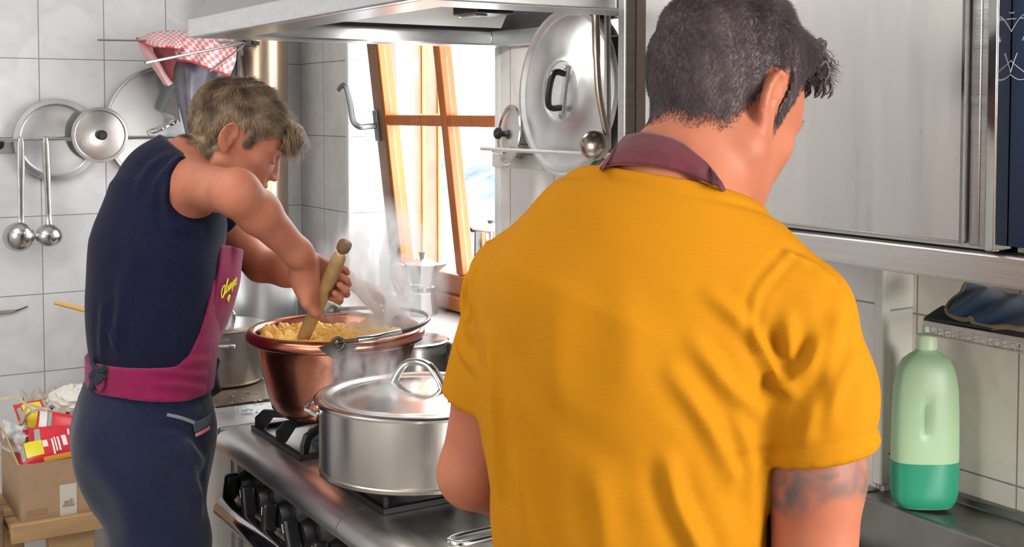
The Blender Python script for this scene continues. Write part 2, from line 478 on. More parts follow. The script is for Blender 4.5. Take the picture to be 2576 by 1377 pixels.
# out of view: frames added round rear fill light and assumed side light, added reflection panel
for nm, lo, hi in (('rear_fill_frame', (-2.2, YB - 0.02, 0.8), (0.2, YB + 0.03, 2.4)), ('assumed_side_frame', (0.15, YR - 0.03, 0.95), (1.3, YR + 0.02, 2.15))):
    wq = MB()
    for x0_, x1_, z0_, z1_ in ((lo[0] - .06, lo[0], lo[2] - .06, hi[2] + .06), (hi[0], hi[0] + .06, lo[2] - .06, hi[2] + .06), (lo[0], hi[0], lo[2] - .06, lo[2]), (lo[0], hi[0], hi[2], hi[2] + .06)):
        wq.box((x0_, lo[1], z0_), (x1_, hi[1], z1_))
    struct(nm, wq, M_WOOD, bevel=0.004)
struct('reflection_panel', MB().box((-3.80, YB, 0.0), (-3.05, YB + 0.03, 2.2)), mat('dark_reflection_brown', (0.05, 0.04, 0.035), 0.4), bevel=0.004)  # unseen dark panel added to darken the reflection in the cupboard door

# ------------------------------------------------------------------ range, worktop, hood
ZT, YF = 0.87, 0.90
rg = thing('gas_range', 'stainless steel gas range with black knobs under the steaming pots', 'stove', (-2.0, 1.2, 0))
RX0, RX1 = -2.77, -1.30
prof = [(1.495, ZT - 0.03), (1.495, ZT), (0.945, ZT), (0.925, ZT - 0.002), (0.905, ZT - 0.010), (0.894, ZT - 0.024), (0.893, ZT - 0.038), (0.900, ZT - 0.050), (0.915, ZT - 0.056), (0.935, ZT - 0.056), (0.935, ZT - 0.03)]
M_TOP = mat('stove_steel_top', (0.74, 0.73, 0.71), 0.34, 1.0, noise=0.25, nscale=5, bump=0.12, bscale=30, stretch=(1, 6, 6), rvar=0.09)
MB().prism(prof, (RX0, 0, 0), (-2.0625, 0, 0), (0, 1, 0), (0, 0, 1)).build('stove_top', M_TOP, rg)
MB().prism(prof, (-2.0605, 0, 0), (RX1, 0, 0), (0, 1, 0), (0, 0, 1)).build('stove_top', M_TOP, rg)
MB().box((RX0 + 0.004, 0.985, 0.10), (RX1 - 0.004, 1.49, ZT - 0.031)).build('body', M_STEEL, rg)
MB().box((RX0 + 0.001, 0.938, 0.06), (RX0 + 0.03, 0.984, ZT - 0.058)).build('corner_post', M_WHITE, rg, bevel=0.004)
MB().box((RX0 + 0.031, 0.962, 0.705), (RX1 - 0.004, 0.984, ZT - 0.058)).build('control_panel', mat('dark_control_panel', (0.42, 0.43, 0.44), 0.25, 0.95), rg)
# knobs
for i, (px, py) in enumerate(((597, 1218), (642, 1268), (694, 1311), (752, 1345), (822, 1384))):
    c = at(px, py, y=0.945); kx, kz = c[0] + 0.034, 0.738
    k = MB().lathe([(0, 0), (0.033, 0), (0.034, 0.004), (0.031, 0.012), (0.027, 0.022), (0.025, 0.026), (0, 0.027)], (kx, 0.9615, kz), 32, rotm((1, 0, 0), 90)).build('knob', M_BLACK, rg)
    MB().box((kx - 0.010, 0.900, kz - 0.034), (kx + 0.010, 0.9344, kz + 0.035), rot=rotm((0, 1, 0), (20, -15, 8, -30, 0)[i])).build('knob_grip', M_BLACK, k, bevel=0.008, bseg=3)
    MB().box((kx - 0.0012, 0.8988, kz + 0.010), (kx + 0.0012, 0.8999, kz + 0.028), rot=rotm((0, 1, 0), (20, -15, 8, -30, 0)[i]), piv=(kx, 0.9, kz)).build('knob_mark', M_WHITE, k)
# oven door with a long chrome bar
dr = MB().box((RX0 + 0.035, 0.945, 0.12), (-2.10, 0.984, 0.70)).build('oven_door', mat('oven_door_frame', (0.55, 0.56, 0.56), 0.3, 0.6), rg, bevel=0.006)
MB().box((RX0 + 0.075, 0.941, 0.17), (-2.14, 0.9445, 0.655)).build('door_panel', M_WHITE, dr, bevel=0.004)
hb = [(RX0 + 0.02, 0.905, 0.688), (RX0 + 0.03, 0.905, 0.688), (-2.11, 0.905, 0.688), (-2.10, 0.905, 0.688)]
MB().tube(hb, [0.020, 0.027, 0.027, 0.020], 24).build('door_handle', M_CHROME, dr)
for hx in (RX0 + 0.12, -2.2): MB().box((hx - 0.012, 0.92, 0.680), (hx + 0.012, 0.9445, 0.698)).build('handle_post', M_CHROME, dr)


def grate(cx, cy, s=0.152):
    g = MB(); z0, z1 = ZT + 0.001, ZT + 0.011
    o = s; i = s - 0.011
    # one connected frame: outer square ring with eight arms that rise to the pot
    def ring(h): return [(cx - h, cy - h), (cx + h, cy - h), (cx + h, cy + h), (cx - h, cy + h)]
    V = [(*p, z) for z in (z0, z1) for h in (o, i) for p in ring(h)]
    F = []
    for k in range(4):
        k2 = (k + 1) % 4
        F += [(k, k2, 8 + k2, 8 + k), (4 + k2, 4 + k, 12 + k, 12 + k2), (8 + k, 8 + k2, 12 + k2, 12 + k), (k2, k, 4 + k, 4 + k2)]
    g.add(V, F)
    for k in range(8):
        a = math.pi / 4 * k; d = np.array([math.cos(a), math.sin(a), 0]); t = np.array([-d[1], d[0], 0]) * 0.0045
        L = (s - 0.005) * (1.38 if k % 2 else 1.0)
        c = np.array([cx, cy, 0])
        pr = [(L, z0 + 0.001), (L, z1 + 0.020), (L - 0.02, z1 + 0.0388), (0.05, z1 + 0.0388), (0.045, z1 + 0.026), (L - 0.045, z1 + 0.022), (L - 0.022, z0 + 0.001)]
        V = [c + d * u + t * sg + np.array([0, 0, z]) for sg in (-1, 1) for u, z in pr]; n = len(pr)
        g.add(V, [tuple(range(n - 1, -1, -1)), tuple(range(n, 2 * n))] + [(q, (q + 1) % n, n + (q + 1) % n, n + q) for q in range(n)])
    return g


COP = np.array([-2.590, 1.125, 0]); STP = np.array([-2.096, 1.085, 0])
ZB = ZT + 0.0505
M_BURN = mat('blue_grey_burner_enamel', (0.10, 0.17, 0.28), 0.35, 0.3)
for (bx, by) in ((-2.57, 1.117), (-2.158, 1.117)):
    grate(bx, by).build('pan_grate', M_IRON, rg, smooth=False)
    b = MB().lathe([(0, 0), (0.062, 0), (0.066, 0.010), (0.062, 0.018), (0.05, 0.022), (0, 0.022)], (bx, by, ZT + 0.001), 36).build('burner', M_BURN, rg)
    MB().lathe([(0, 0.0), (0.038, 0), (0.04, 0.004), (0.036, 0.009), (0, 0.010)], (bx, by, ZT + 0.0235), 36).build('burner_cap', M_IRON, b)

# left unit: white sided worktop with a scorched hot plate
lw = thing('worktop_unit', 'white worktop unit with a scorched hot plate behind the young cook', 'worktop', (-3.4, 1.2, 0))
M_WET = mat('wet_steel_worktop', (0.82, 0.83, 0.84), 0.42, 1.0, noise=0.2, nscale=7, rvar=0.16, bump=0.1, bscale=30)
MB().box((XL + 0.004, 0.905, ZT - 0.035), (RX0 - 0.010, 1.495, ZT)).build('worktop', M_WET, lw, bevel=0.006)
MB().box((XL + 0.004, 0.935, 0.08), (RX0 - 0.010, 1.49, ZT - 0.036)).build('cabinet', M_WHITE, lw, bevel=0.004)
pc = at(553, 1026, z=ZT)
MB().box((-3.72, pc[1] - 0.01, ZT + 0.0005), (min(pc[0], RX0 - 0.03), 1.40, ZT + 0.006)).build('hot_plate', mat('scorched_hot_plate', (0.30, 0.22, 0.15), 0.25, 0.6, noise=0.5, nscale=14, col2=(0.14, 0.10, 0.07), rvar=0.1), lw, bevel=0.002)
r = random.Random(3)
for k in range(14):
    q = at(r.uniform(555, 660), r.uniform(990, 1045), z=ZT)
    h = 0.006 if q[0] < RX0 - 0.04 and q[1] > pc[1] else 0.0
    if q[0] > RX0 - 0.03 or q[1] < 0.93: continue
    MB().ell((q[0], q[1], ZT + h + 0.0008), (r.uniform(.004, .010), r.uniform(.003, .008), 0.0022), nu=14, nv=8).build('water_drop', mat('water_drop', (0.9, 0.92, 0.93), 0.03, 0.0, trans=0.9), lw)

# extractor hood
HX0, HX1, HY0, HY1, HZ = -2.70, -1.592, 0.82, YW - 0.006, 1.786
hd = thing('extractor_hood', 'wide stainless steel extractor hood above the stove', 'hood', (-2.15, 1.2, HZ))


def ringbox(mb, x0, x1, y0, y1, z0, z1, t):
    """rectangular frame of wall thickness t"""
    V = []
    for z in (z0, z1):
        for d in (0, t): V += [(x0 + d, y0 + d, z), (x1 - d, y0 + d, z), (x1 - d, y1 - d, z), (x0 + d, y1 - d, z)]
    F = []
    for k in range(4):
        k2 = (k + 1) % 4
        F += [(k, k2, 8 + k2, 8 + k), (4 + k2, 4 + k, 12 + k, 12 + k2), (8 + k, 8 + k2, 12 + k2, 12 + k), (k2, k, 4 + k, 4 + k2)]
    return mb.add(V, F)


M_HOOD = mat('hood_steel', (0.52, 0.53, 0.54), 0.3, 1.0, noise=0.12, nscale=6, stretch=(2, 2, 1), bump=0.05, bscale=30, rvar=0.06)
M_RIM = mat('bright_rim_steel', (0.80, 0.82, 0.84), 0.34, 1.0, noise=0.10, nscale=14, stretch=(2, 2, 8), bump=0.1, bscale=60, rvar=0.06)
ringbox(MB(), HX0, HX1, HY0, HY1, HZ, HZ + 0.042, 0.022).build('hood_rim', M_RIM, hd, bevel=0.003)
xa, xb, ya, yb = HX0 + 0.0225, HX1 - 0.0225, HY0 + 0.0225, HY1 - 0.0225
MB().prism([(xa, ya), (xb, ya), (xb, yb), (xb - 0.075, yb), (xb - 0.075, ya + 0.075), (xa + 0.075, ya + 0.075), (xa + 0.075, yb), (xa, yb)], (0, 0, HZ), (0, 0, HZ + 0.004), (1, 0, 0), (0, 1, 0)).build('drip_channel', M_HOOD, hd)
# sloping shell, seen from below as a dark cavity
def loft(mb, r0, z0, r1, z1, th=0.006):
    V = []
    for (x0, x1, y0, y1), z in ((r0, z0), (r1, z1)): V += [(x0, y0, z), (x1, y0, z), (x1, y1, z), (x0, y1, z)]
    c = np.array([(r0[0] + r0[1]) / 2, (r0[2] + r0[3]) / 2, 0])
    W2 = [np.array(v) + th * (c - np.array(v)) / np.linalg.norm((c - np.array(v))[:2]) * np.array([1, 1, 0]) for v in V]
    F = []
    for k in range(4):
        k2 = (k + 1) % 4
        F += [(k, k2, 4 + k2, 4 + k), (8 + k2, 8 + k, 12 + k, 12 + k2), (k2, k, 8 + k, 8 + k2), (4 + k, 4 + k2, 12 + k2, 12 + k)]
    return mb.add(V + W2, F)
loft(MB(), (HX0 + 0.004, HX1 - 0.004, HY0 + 0.004, HY1 - 0.002), HZ + 0.0425, (HX0 + 0.28, HX1 - 0.28, HY0 + 0.35, HY1 - 0.002), 2.3).build('hood_shell', M_HOOD, hd, smooth=False)
MB().box((HX0 + 0.285, HY0 + 0.36, 2.3005), (HX1 - 0.285, HY1 - 0.01, ZC - 0.001)).build('duct', M_HOOD, hd)
# light filter panel inside (leaning grey sheet) and lamp
a0, a1, a2, a3 = np.array([-2.56, 0.98, 1.832]), np.array([-2.56, 1.555, 1.832]), np.array([-2.33, 1.52, 2.03]), np.array([-2.33, 1.02, 2.03])
nrm = np.cross(a1 - a0, a3 - a0); nrm /= np.linalg.norm(nrm)
MB().add([*(p for p in (a0, a1, a2, a3)), *(p + nrm * 0.008 for p in (a0, a1, a2, a3))], [(3, 2, 1, 0), (4, 5, 6, 7), (0, 1, 5, 4), (1, 2, 6, 5), (2, 3, 7, 6), (3, 0, 4, 7)]).build('filter_panel', mat('pale_filter_sheet', (0.80, 0.81, 0.80), 0.4, 0.7), hd)
lp = at(1228, 18, y=1.42)
MB().box((lp[0] - 0.06, 1.36, lp[2] - 0.018), (lp[0] + 0.05, 1.46, lp[2] + 0.03)).build('lamp_box', M_BLACK, hd, bevel=0.004)
MB().box((lp[0] - 0.05, 1.37, lp[2] - 0.023), (lp[0] + 0.03, 1.40, lp[2] - 0.0185)).build('lamp_lens', M_CHROME, hd)
hl_ = area('hood_lamp_light', (lp[0], 1.385, lp[2] - 0.025), (lp[0] - 0.1, 1.50, 0.9), 0.10, 0.04, 1.8, (1.0, 0.96, 0.9))
MB().bar((lp[0], 1.41, lp[2] + 0.03), (lp[0], 1.41, 2.25), 0.012, 0.012).build('lamp_stem', M_STEEL, hd)

# ------------------------------------------------------------------ wall cupboard of steel and the oven beside it
CYF = 1.19
cb = thing('wall_cupboard', 'large brushed steel wall cupboard in front of the man in yellow', 'cupboard', (-1.22, 1.4, 1.4))
CX0, CX1 = -1.588, -0.893
ZG = at(1950, 567, y=CYF)[2]
MB().box((-1.545, CYF + 0.0225, ZG - 0.004), (CX1 - 0.001, YW - 0.01, 2.5)).build('carcass', M_STEEL, cb)
M_DOOR = mat('smeared_steel_door', (0.90, 0.885, 0.865), 0.29, 0.92, noise=0.05, nscale=5, bump=0.012, bscale=40, stretch=(9, 9, 1), rvar=0.05)
zr = at(2098, 665, y=CYF)[2]
x1 = at(2428, 300, y=CYF)[0]; x0 = at(1621, 300, y=CYF)[0]
MB().box((-1.545, CYF + 0.0225, zr + 0.002), (-0.56, YW - 0.01, ZG - 0.0045)).build('gap_shade_fill', M_DARK, cb)  # dark box painting the shade in the gap above the bottom rail
d = MB().box((x0, CYF, ZG + 0.003), (x1, CYF + 0.021, 2.5)).build('cupboard_door', M_DOOR, cb, bevel=0.003)
MB().box((x1 - 0.003, CYF - 0.004, ZG + 0.003), (x1 + 0.001, CYF - 0.0001, 2.5)).build('door_edge', M_CHROME, d)
MB().box((x1 + 0.002, CYF + 0.006, ZG + 0.001), (x1 + 0.0165, CYF + 0.021, 2.5)).build('door_stile', M_STEEL, cb, bevel=0.002)
MB().box((x1 + 0.0175, CYF + 0.004, ZG), (CX1 + 0.012, CYF + 0.021, 2.5)).build('door_stile', M_STEEL, cb, bevel=0.002)
xg = at(2512, 300, y=CYF)[0]
MB().box((xg - 0.008, CYF - 0.012, ZG - 0.001), (xg + 0.006, CYF + 0.02, 2.5)).build('frame_edge', M_CHROME, cb, bevel=0.002)
zr = at(2098, 665, y=CYF)[2]
MB().box((-1.585, CYF + 0.002, zr), (-0.55, CYF + 0.022, ZG - 0.006)).build('bottom_rail', M_STEELH, cb, bevel=0.003)
MB().box((-1.59, CYF + 0.0, zr), (at(1572, 200, y=CYF)[0], CYF + 0.03, 2.5)).build('corner_post', M_STEEL, cb, bevel=0.003)
MB().box((at(1573, 200, y=CYF)[0], CYF + 0.022, zr + 0.08), (x0 + 0.004, CYF + 0.03, 2.5)).build('gap_shade_strip', mat('brown_gap_shade', (0.13, 0.10, 0.085), 0.35, 0.5), cb)  # brown strip standing in for the shaded gap beside the post
ov = thing('wall_oven', 'dark glass wall oven at the edge of the steel cupboard', 'oven', (-0.7, 1.4, 1.43))
MB().box((xg + 0.0065, CYF + 0.03, ZG - 0.004), (-0.50, YR - 0.01, 2.3)).build('oven_body', M_STEEL, ov)
MB().box((xg + 0.007, CYF + 0.012, ZG + 0.004), (-0.50, CYF + 0.0295, 2.3)).build('glass_door', mat('dark_blue_glass', (0.010, 0.025, 0.065), 0.35, 0.0, spec=0.4), ov)
M_WIRE_REFL = mat('pale_wire_reflection', (0.62, 0.66, 0.70), 0.3, 0.7)  # reflections of wire racks, modelled as pale tubes in the glass
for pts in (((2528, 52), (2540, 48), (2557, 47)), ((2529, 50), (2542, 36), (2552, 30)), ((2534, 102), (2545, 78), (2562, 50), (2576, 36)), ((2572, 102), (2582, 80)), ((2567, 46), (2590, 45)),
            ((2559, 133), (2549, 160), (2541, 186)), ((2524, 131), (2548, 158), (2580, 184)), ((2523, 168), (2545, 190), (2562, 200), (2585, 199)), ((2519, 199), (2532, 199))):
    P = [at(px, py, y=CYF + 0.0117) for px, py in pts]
    MB().tube(spline(P, 5), [0.0006] * (5 * (len(P) - 1) + 1), 6).build('wire_reflection', M_WIRE_REFL, ov)

# ledge behind the sink, right
lg = thing('splashback_ledge', 'dark steel ledge along the wall holding the green bottle', 'ledge', (-0.9, 1.6, 0.97))
LZ = 0.968
prof = [(1.56, 0.70), (1.56, LZ), (1.564, LZ + 0.004), (1.60, LZ + 0.0), (1.655, LZ - 0.003), (1.683, LZ), (1.685, LZ + 0.012), (1.6985, LZ + 0.014), (1.6985, 0.70)]
MB().prism(prof, (-1.4112, 0, 0), (0.05, 0, 0), (0, 1, 0), (0, 0, 1)).build('ledge', mat('dull_dark_steel', (0.30, 0.29, 0.28), 0.33, 1.0, noise=0.3, nscale=8, rvar=0.1), lg, bevel=0.002)
MB().prism([(1.56, 0.70), (1.56, LZ), (1.564, LZ + 0.004), (1.622, LZ + 0.002), (1.622, 0.70)], (-1.95, 0, 0), (-1.4115, 0, 0), (0, 1, 0), (0, 0, 1)).build('ledge_end', mat('dull_dark_steel', (0.3, 0.29, 0.28), 0.33, 1.0), lg)
MB().box((-1.95, 1.561, 0.0), (0.05, 1.62, 0.699)).build('base', M_STEEL, lg)

# ------------------------------------------------------------------ pots on the stove
def prof_round(R, h, rb=0.02, t=0.004, lip=0.0):
    """open pot: outside from the bottom centre up over the rim and down inside"""
    p = [(0, 0)]
    for a in np.linspace(-90, 0, 6): p.append((R - rb + rb * math.cos(math.radians(a)), rb + rb * math.sin(math.radians(a))))
    p += [(R, h - 0.004), (R + lip, h - 0.002), (R + lip, h), (R - t, h), (R - t, rb), (R - rb, t), (0, t)]
    return p


# copper cauldron
cp = thing('copper_cauldron', 'big copper cauldron of steaming polenta with an iron bail handle', 'pot', (COP[0], COP[1], ZB))
M_COP = mat('tarnished_copper', (0.58, 0.23, 0.14), 0.24, 1.0, noise=0.4, nscale=9, col2=(0.27, 0.09, 0.07), bump=0.25, bscale=18, rvar=0.1, stretch=(1, 1, 0.6))
CR, CHT = 0.200, 0.200
pf = [(0, 0), (0.11, 0.0), (0.135, 0.006), (0.148, 0.02), (0.156, 0.05), (0.168, 0.10), (0.178, 0.14), (0.186, 0.166), (0.190, 0.172),
      (0.198, 0.171), (0.2045, 0.175), (0.2075, 0.183), (0.206, 0.192), (0.200, 0.199), (0.192, 0.2005), (0.186, 0.197), (0.1835, 0.19), (0.181, 0.17), (0.165, 0.10), (0.15, 0.045), (0.13, 0.012), (0, 0.008)]
MB().lathe(pf, COP + (0, 0, ZB), 96).build('cauldron_body', M_COP, cp, angle=60)
M_BAIL = mat('dark_iron', (0.10, 0.085, 0.08), 0.32, 0.9, noise=0.3, nscale=30)
ctr = COP + np.array([0, 0, ZB + 0.2])
lugA = at(850, 862, d=2.62)
dA = lugA - ctr; dA[2] = 0; dA /= np.linalg.norm(dA)
sideR = np.array([-dA[1], dA[0], 0]);
if sideR @ RT < 0: sideR = -sideR
for s_, dd in ((1, dA), (-1, -dA)):
    b = ctr + dd * 0.2105 + np.array([0, 0, -0.006])
    tt = np.array([-dd[1], dd[0], 0])
    lug = MB().prism([(-0.042, -0.001), (-0.03, -0.012), (-0.012, -0.026), (0.012, -0.026), (0.03, -0.012), (0.042, -0.001), (0.012, 0.006), (-0.012, 0.006)], b - dd * 0.0015, b + dd * 0.003, tt, (0, 0, 1)).build('lug_plate', M_BAIL, cp)
    P = [b + dd * 0.006 + np.array([0, 0, 0.0]) + tt * 0.013 * math.cos(a) + np.array([0, 0, 0.013 * math.sin(a) + 0.006]) for a in np.linspace(0, 2 * math.pi, 17)]
    MB().tube(P, 0.0042, 10).build('lug_ring', M_BAIL, lug)
bp = []
for a in np.linspace(0, math.pi, 33):
    rr = 0.2165
    p = ctr + dA * rr * math.cos(a) + sideR * rr * math.sin(a) + np.array([0, 0, 0.004 + 0.014 * math.sin(a)])
    bp.append(p)
MB().tube(bp, 0.0048, 10).build('bail_handle', M_BAIL, cp)
g0 = [bp[i] + np.array([0, 0, 0.0005]) for i in range(2, 8)]
MB().tube(g0, 0.0072, 12).build('bail_grip', M_CHROME, cp)

# polenta
M_POL = mat('yellow_polenta', (0.92, 0.60, 0.16), 0.6, noise=0.12, nscale=40, col2=(0.86, 0.44, 0.07), sss=0.1, bump=0.5, bscale=260)
n = 150; V = []; F = []
rng = np.random.RandomState(7)
gx = np.linspace(-1, 1, n); X, Y = np.meshgrid(gx, gx)
ph = np.arctan2(Y, X); rho = np.maximum(abs(X), abs(Y))
XX, YY = rho * np.cos(ph) * 0.1755, rho * np.sin(ph) * 0.1755
Z = np.zeros_like(XX)
for r0, r1, cnt, gain in ((.016, .030, 60, .55), (.007, .014, 420, .75), (.003, .006, 1500, .8)):
    Zl = np.zeros_like(XX)
    for bx, by, br_, bh, ex_, an in zip(rng.uniform(-.18, .18, cnt), rng.uniform(-.18, .18, cnt), rng.uniform(r0, r1, cnt), rng.uniform(.2, 1, cnt), rng.uniform(.6, 1.6, cnt), rng.uniform(0, 3.1, cnt)):
        dx_, dy_ = (XX - bx), (YY - by)
        du, dv_ = (dx_ * math.cos(an) + dy_ * math.sin(an)) * ex_, -dx_ * math.sin(an) + dy_ * math.cos(an)
        dd2 = (du ** 2 + dv_ ** 2) / br_ ** 2
        Zl = np.maximum(Zl, bh * br_ * np.clip(1 - dd2, 0, 1) ** 0.7)
    Z = Z + gain * Zl
# heaped against the far left, thinning towards the bare far right of the cauldron
tow = (XX * -RT[0] + YY * -RT[1])
Z = 0.173 + Z * 1.15 + 0.010 * np.clip(tow / 0.18 + 0.35, -0.8, 1) - 0.006 * np.clip((rho - 0.93) / 0.07, 0, 1) - 0.006 * np.clip((np.hypot(XX - 0.0, YY) - 0.12) / 0.06, 0, 1)
V = np.stack([XX + COP[0], YY + COP[1], Z + ZB], -1).reshape(-1, 3)
F = [(j * n + i, j * n + i + 1, (j + 1) * n + i + 1, (j + 1) * n + i) for j in range(n - 1) for i in range(n - 1)]
po = link_mesh('polenta', V, F, M_POL, None, True, 0, (COP[0], COP[1], ZB + 0.15))
tag(po, 'lumpy yellow polenta filling the copper cauldron', 'polenta', kind='stuff')

# wooden stirring stick, its end turned to a ball
SK0, SK1 = at(758, 862, d=2.735), at(866, 619, d=2.56)
SKD = (SK1 - SK0) / np.linalg.norm(SK1 - SK0)
M_STICK = mat('old_turned_wood', (0.42, 0.25, 0.10), 0.6, noise=0.35, nscale=14, stretch=(3, 3, 1), bump=0.2, bscale=60)
st = thing('stirring_stick', 'round wooden stirring stick held upright in the polenta', 'stirring stick', SK0)
a_, b_, d_ = frame_from(SKD)
Mst = np.stack([a_, b_, d_], 1); LS = np.linalg.norm(SK1 - SK0)
MB().lathe([(0, -0.075), (0.010, -0.075), (0.0140, -0.05), (0.0140, 0), (0.0152, 0.05), (0.0158, LS - 0.05), (0.0145, LS - 0.032), (0.010, LS - 0.026), (0, LS - 0.025)], SK0, 28, Mst).build('shaft', M_STICK, st)
MB().lathe([(0, LS - 0.0255), (0.0095, LS - 0.0255), (0.0092, LS - 0.017), (0, LS - 0.0165)], SK0, 24, Mst).build('neck', mat('pale_bare_wood', (0.62, 0.45, 0.27), 0.6), st)
MB().lathe([(0, LS - 0.0178), (0.010, LS - 0.0165), (0.0145, LS - 0.010), (0.0155, LS), (0.0145, LS + 0.008), (0.008, LS + 0.0115), (0, LS + 0.012)], SK0, 28, Mst).build('ball_end', mat('dark_worn_wood', (0.20, 0.11, 0.055), 0.5, noise=0.4, nscale=60), st)

# front steel pot with domed lid
sp = thing('steel_pot', 'wide shallow steel pot with a domed lid and arched handle', 'pot', (STP[0], STP[1], ZB))
PR, PHT = 0.194, 0.140
M_POT = mat('brushed_pot_steel', (0.62, 0.60, 0.57), 0.26, 1.0, noise=0.10, nscale=3, bump=0.06, bscale=20, stretch=(7, 7, 0.3), rvar=0.05)
MB().lathe(prof_round(PR, PHT, 0.018, 0.004, 0.003), STP + (0, 0, ZB), 96).build('pot_body', M_POT, sp, angle=30)
MB().lathe([(PR - 0.012, -0.0005), (PR - 0.003, 0.002), (PR + 0.0015, 0.005), (PR + 0.0015, 0.011), (PR - 0.001, 0.0135), (PR - 0.012, 0.0045)], STP + (0, 0, ZB), 96, closed=True).build('base_band', mat('scorched_steel', (0.42, 0.38, 0.33), 0.35, 1.0, noise=0.3, nscale=20), sp)
M_LID = mat('steamy_lid_steel', (0.70, 0.69, 0.68), 0.17, 1.0, noise=0.1, nscale=6, rvar=0.06)
lz = ZB + PHT + 0.0008
MB().lathe([(0, 0.026), (0.06, 0.0225), (0.11, 0.014), (0.15, 0.004), (0.163, 0.0015), (0.172, 0.0025), (0.178, 0.006), (0.19, 0.0075), (0.201, 0.0055), (0.2045, 0.002), (0.203, -0.003), (0.1995, -0.004), (0.1985, 0.0012), (0.178, 0.0025), (0.165, -0.0015), (0.11, 0.011), (0.06, 0.0195), (0, 0.023)][::-1], STP + (0, 0, lz), 96).build('lid', M_LID, sp, angle=50)
ha, hb_ = at(984, 968, d=2.40), at(1108, 968, d=2.33)
hc = STP + np.array([0, 0, lz + 0.02]); hdv = (hb_ - ha); hdv[2] = 0; hdv /= np.linalg.norm(hdv)
HP = spline([hc - hdv * 0.062 + (0, 0, 0.002), hc - hdv * 0.05 + (0, 0, 0.022), hc - hdv * 0.03 + (0, 0, 0.042), hc + (0, 0, 0.048), hc + hdv * 0.03 + (0, 0, 0.042), hc + hdv * 0.05 + (0, 0, 0.022), hc + hdv * 0.062 + (0, 0, 0.002)], 6)
hl = MB().tube(HP, 0.0068, 12, sx=1.5).build('lid_handle', M_CHROME, sp)
for sg in (-1, 1):
    e = hc + hdv * sg * 0.072 + (0, 0, -0.0005)
    MB().bar(e - hdv * 0.014, e + hdv * 0.014, 0.016, 0.004).build('handle_foot', M_CHROME, hl, bevel=0.001)
sd = RT * 1.0
for sg in (-1, 1):
    c = STP + np.array([0, 0, ZB + PHT - 0.028]) + sd * sg * (PR + 0.001); t = np.array([-sd[1], sd[0], 0])
    P = spline([c + t * 0.036 - sd * sg * 0.002, c + t * 0.036 + sd * sg * 0.014 + (0, 0, 0.008), c + t * 0.028 + sd * sg * 0.022 + (0, 0, 0.011), c - t * 0.028 + sd * sg * 0.022 + (0, 0, 0.011), c - t * 0.036 + sd * sg * 0.014 + (0, 0, 0.008), c - t * 0.036 - sd * sg * 0.002], 4)
    MB().tube(P, 0.0055, 10).build('side_handle', M_CHROME, sp)

# pot on the left unit
lpz = ZT + 0.0065
LP = at(548, 957, z=lpz)
bp_ = thing('lidded_steel_pot', 'grey steel pot with a flat lid standing on the scorched hot plate', 'pot', LP)
MB().lathe(prof_round(0.128, 0.150, 0.015, 0.004, 0.002), LP, 80).build('pot_body', mat('grey_pot_steel', (0.50, 0.485, 0.46), 0.33, 1.0, noise=0.25, nscale=6, bump=0.06, bscale=30, rvar=0.08), bp_, angle=30)
MB().lathe([(0, 0.152), (0.10, 0.152), (0.126, 0.1505), (0.133, 0.152), (0.134, 0.156), (0.128, 0.158), (0.10, 0.161), (0, 0.165)], LP, 80).build('lid', mat('pale_lid_steel', (0.76, 0.78, 0.80), 0.22, 1.0, rvar=0.06, noise=0.08), bp_, angle=30)
u = at(556, 830, d=3.3) - LP; u[2] = 0; u /= np.linalg.norm(u)
t = np.array([-u[1], u[0], 0])
P = spline([LP + (0, 0, .163) - RT * .045, LP + (0, 0, .19) - RT * .04, LP + (0, 0, .197), LP + (0, 0, .19) + RT * .04, LP + (0, 0, .163) + RT * .045], 5)
MB().tube(P, 0.006, 10, sx=1.4).build('lid_handle', M_CHROME, bp_)
dv = at(545, 890, d=3.2) - LP; dv[2] = 0; dv /= np.linalg.norm(dv); t = np.array([-dv[1], dv[0], 0]); t = t if t @ RT > 0 else -t
c = LP + (0, 0, 0.118) + dv * 0.128
P = spline([c + t * 0.045 - dv * 0.002, c + t * 0.045 + dv * 0.025 + (0, 0, 0.003), c + t * 0.035 + dv * 0.033 + (0, 0, 0.006), c - t * 0.035 + dv * 0.033 + (0, 0, 0.006), c - t * 0.045 + dv * 0.025 + (0, 0, 0.003), c - t * 0.045 - dv * 0.002], 4)
MB().tube(P, 0.0055, 10).build('side_handle', mat('bright_handle_steel', (0.78, 0.79, 0.76), 0.2, 1.0), bp_)

# tall stockpot behind
KP = np.array([*at(632, 700, d=3.72)[:2], ZT + 0.0065])
kp = thing('stockpot', 'tall pale steel stockpot behind the forearms of the young cook', 'pot', KP)
MB().lathe(prof_round(0.140, 0.30, 0.012, 0.004, 0.003), KP, 80).build('pot_body', mat('pale_stockpot_steel', (0.74, 0.77, 0.79), 0.33, 1.0, noise=0.12, nscale=5, stretch=(4, 4, 0.5), rvar=0.08), kp, angle=30)
MB().lathe([(0, 0.302), (0.13, 0.302), (0.143, 0.3005), (0.147, 0.304), (0.142, 0.308), (0.09, 0.316), (0, 0.32)], KP, 80).build('lid', M_LID, kp, angle=40)
P = spline([KP + (0, 0, .318) - RT * .05, KP + (0, 0, .352) - RT * .045, KP + (0, 0, .36), KP + (0, 0, .352) + RT * .045, KP + (0, 0, .318) + RT * .05], 5)
MB().tube(P, 0.008, 10, sx=1.4).build('lid_handle', mat('grey_pot_fitting', (0.32, 0.33, 0.33), 0.3, 0.9), kp)
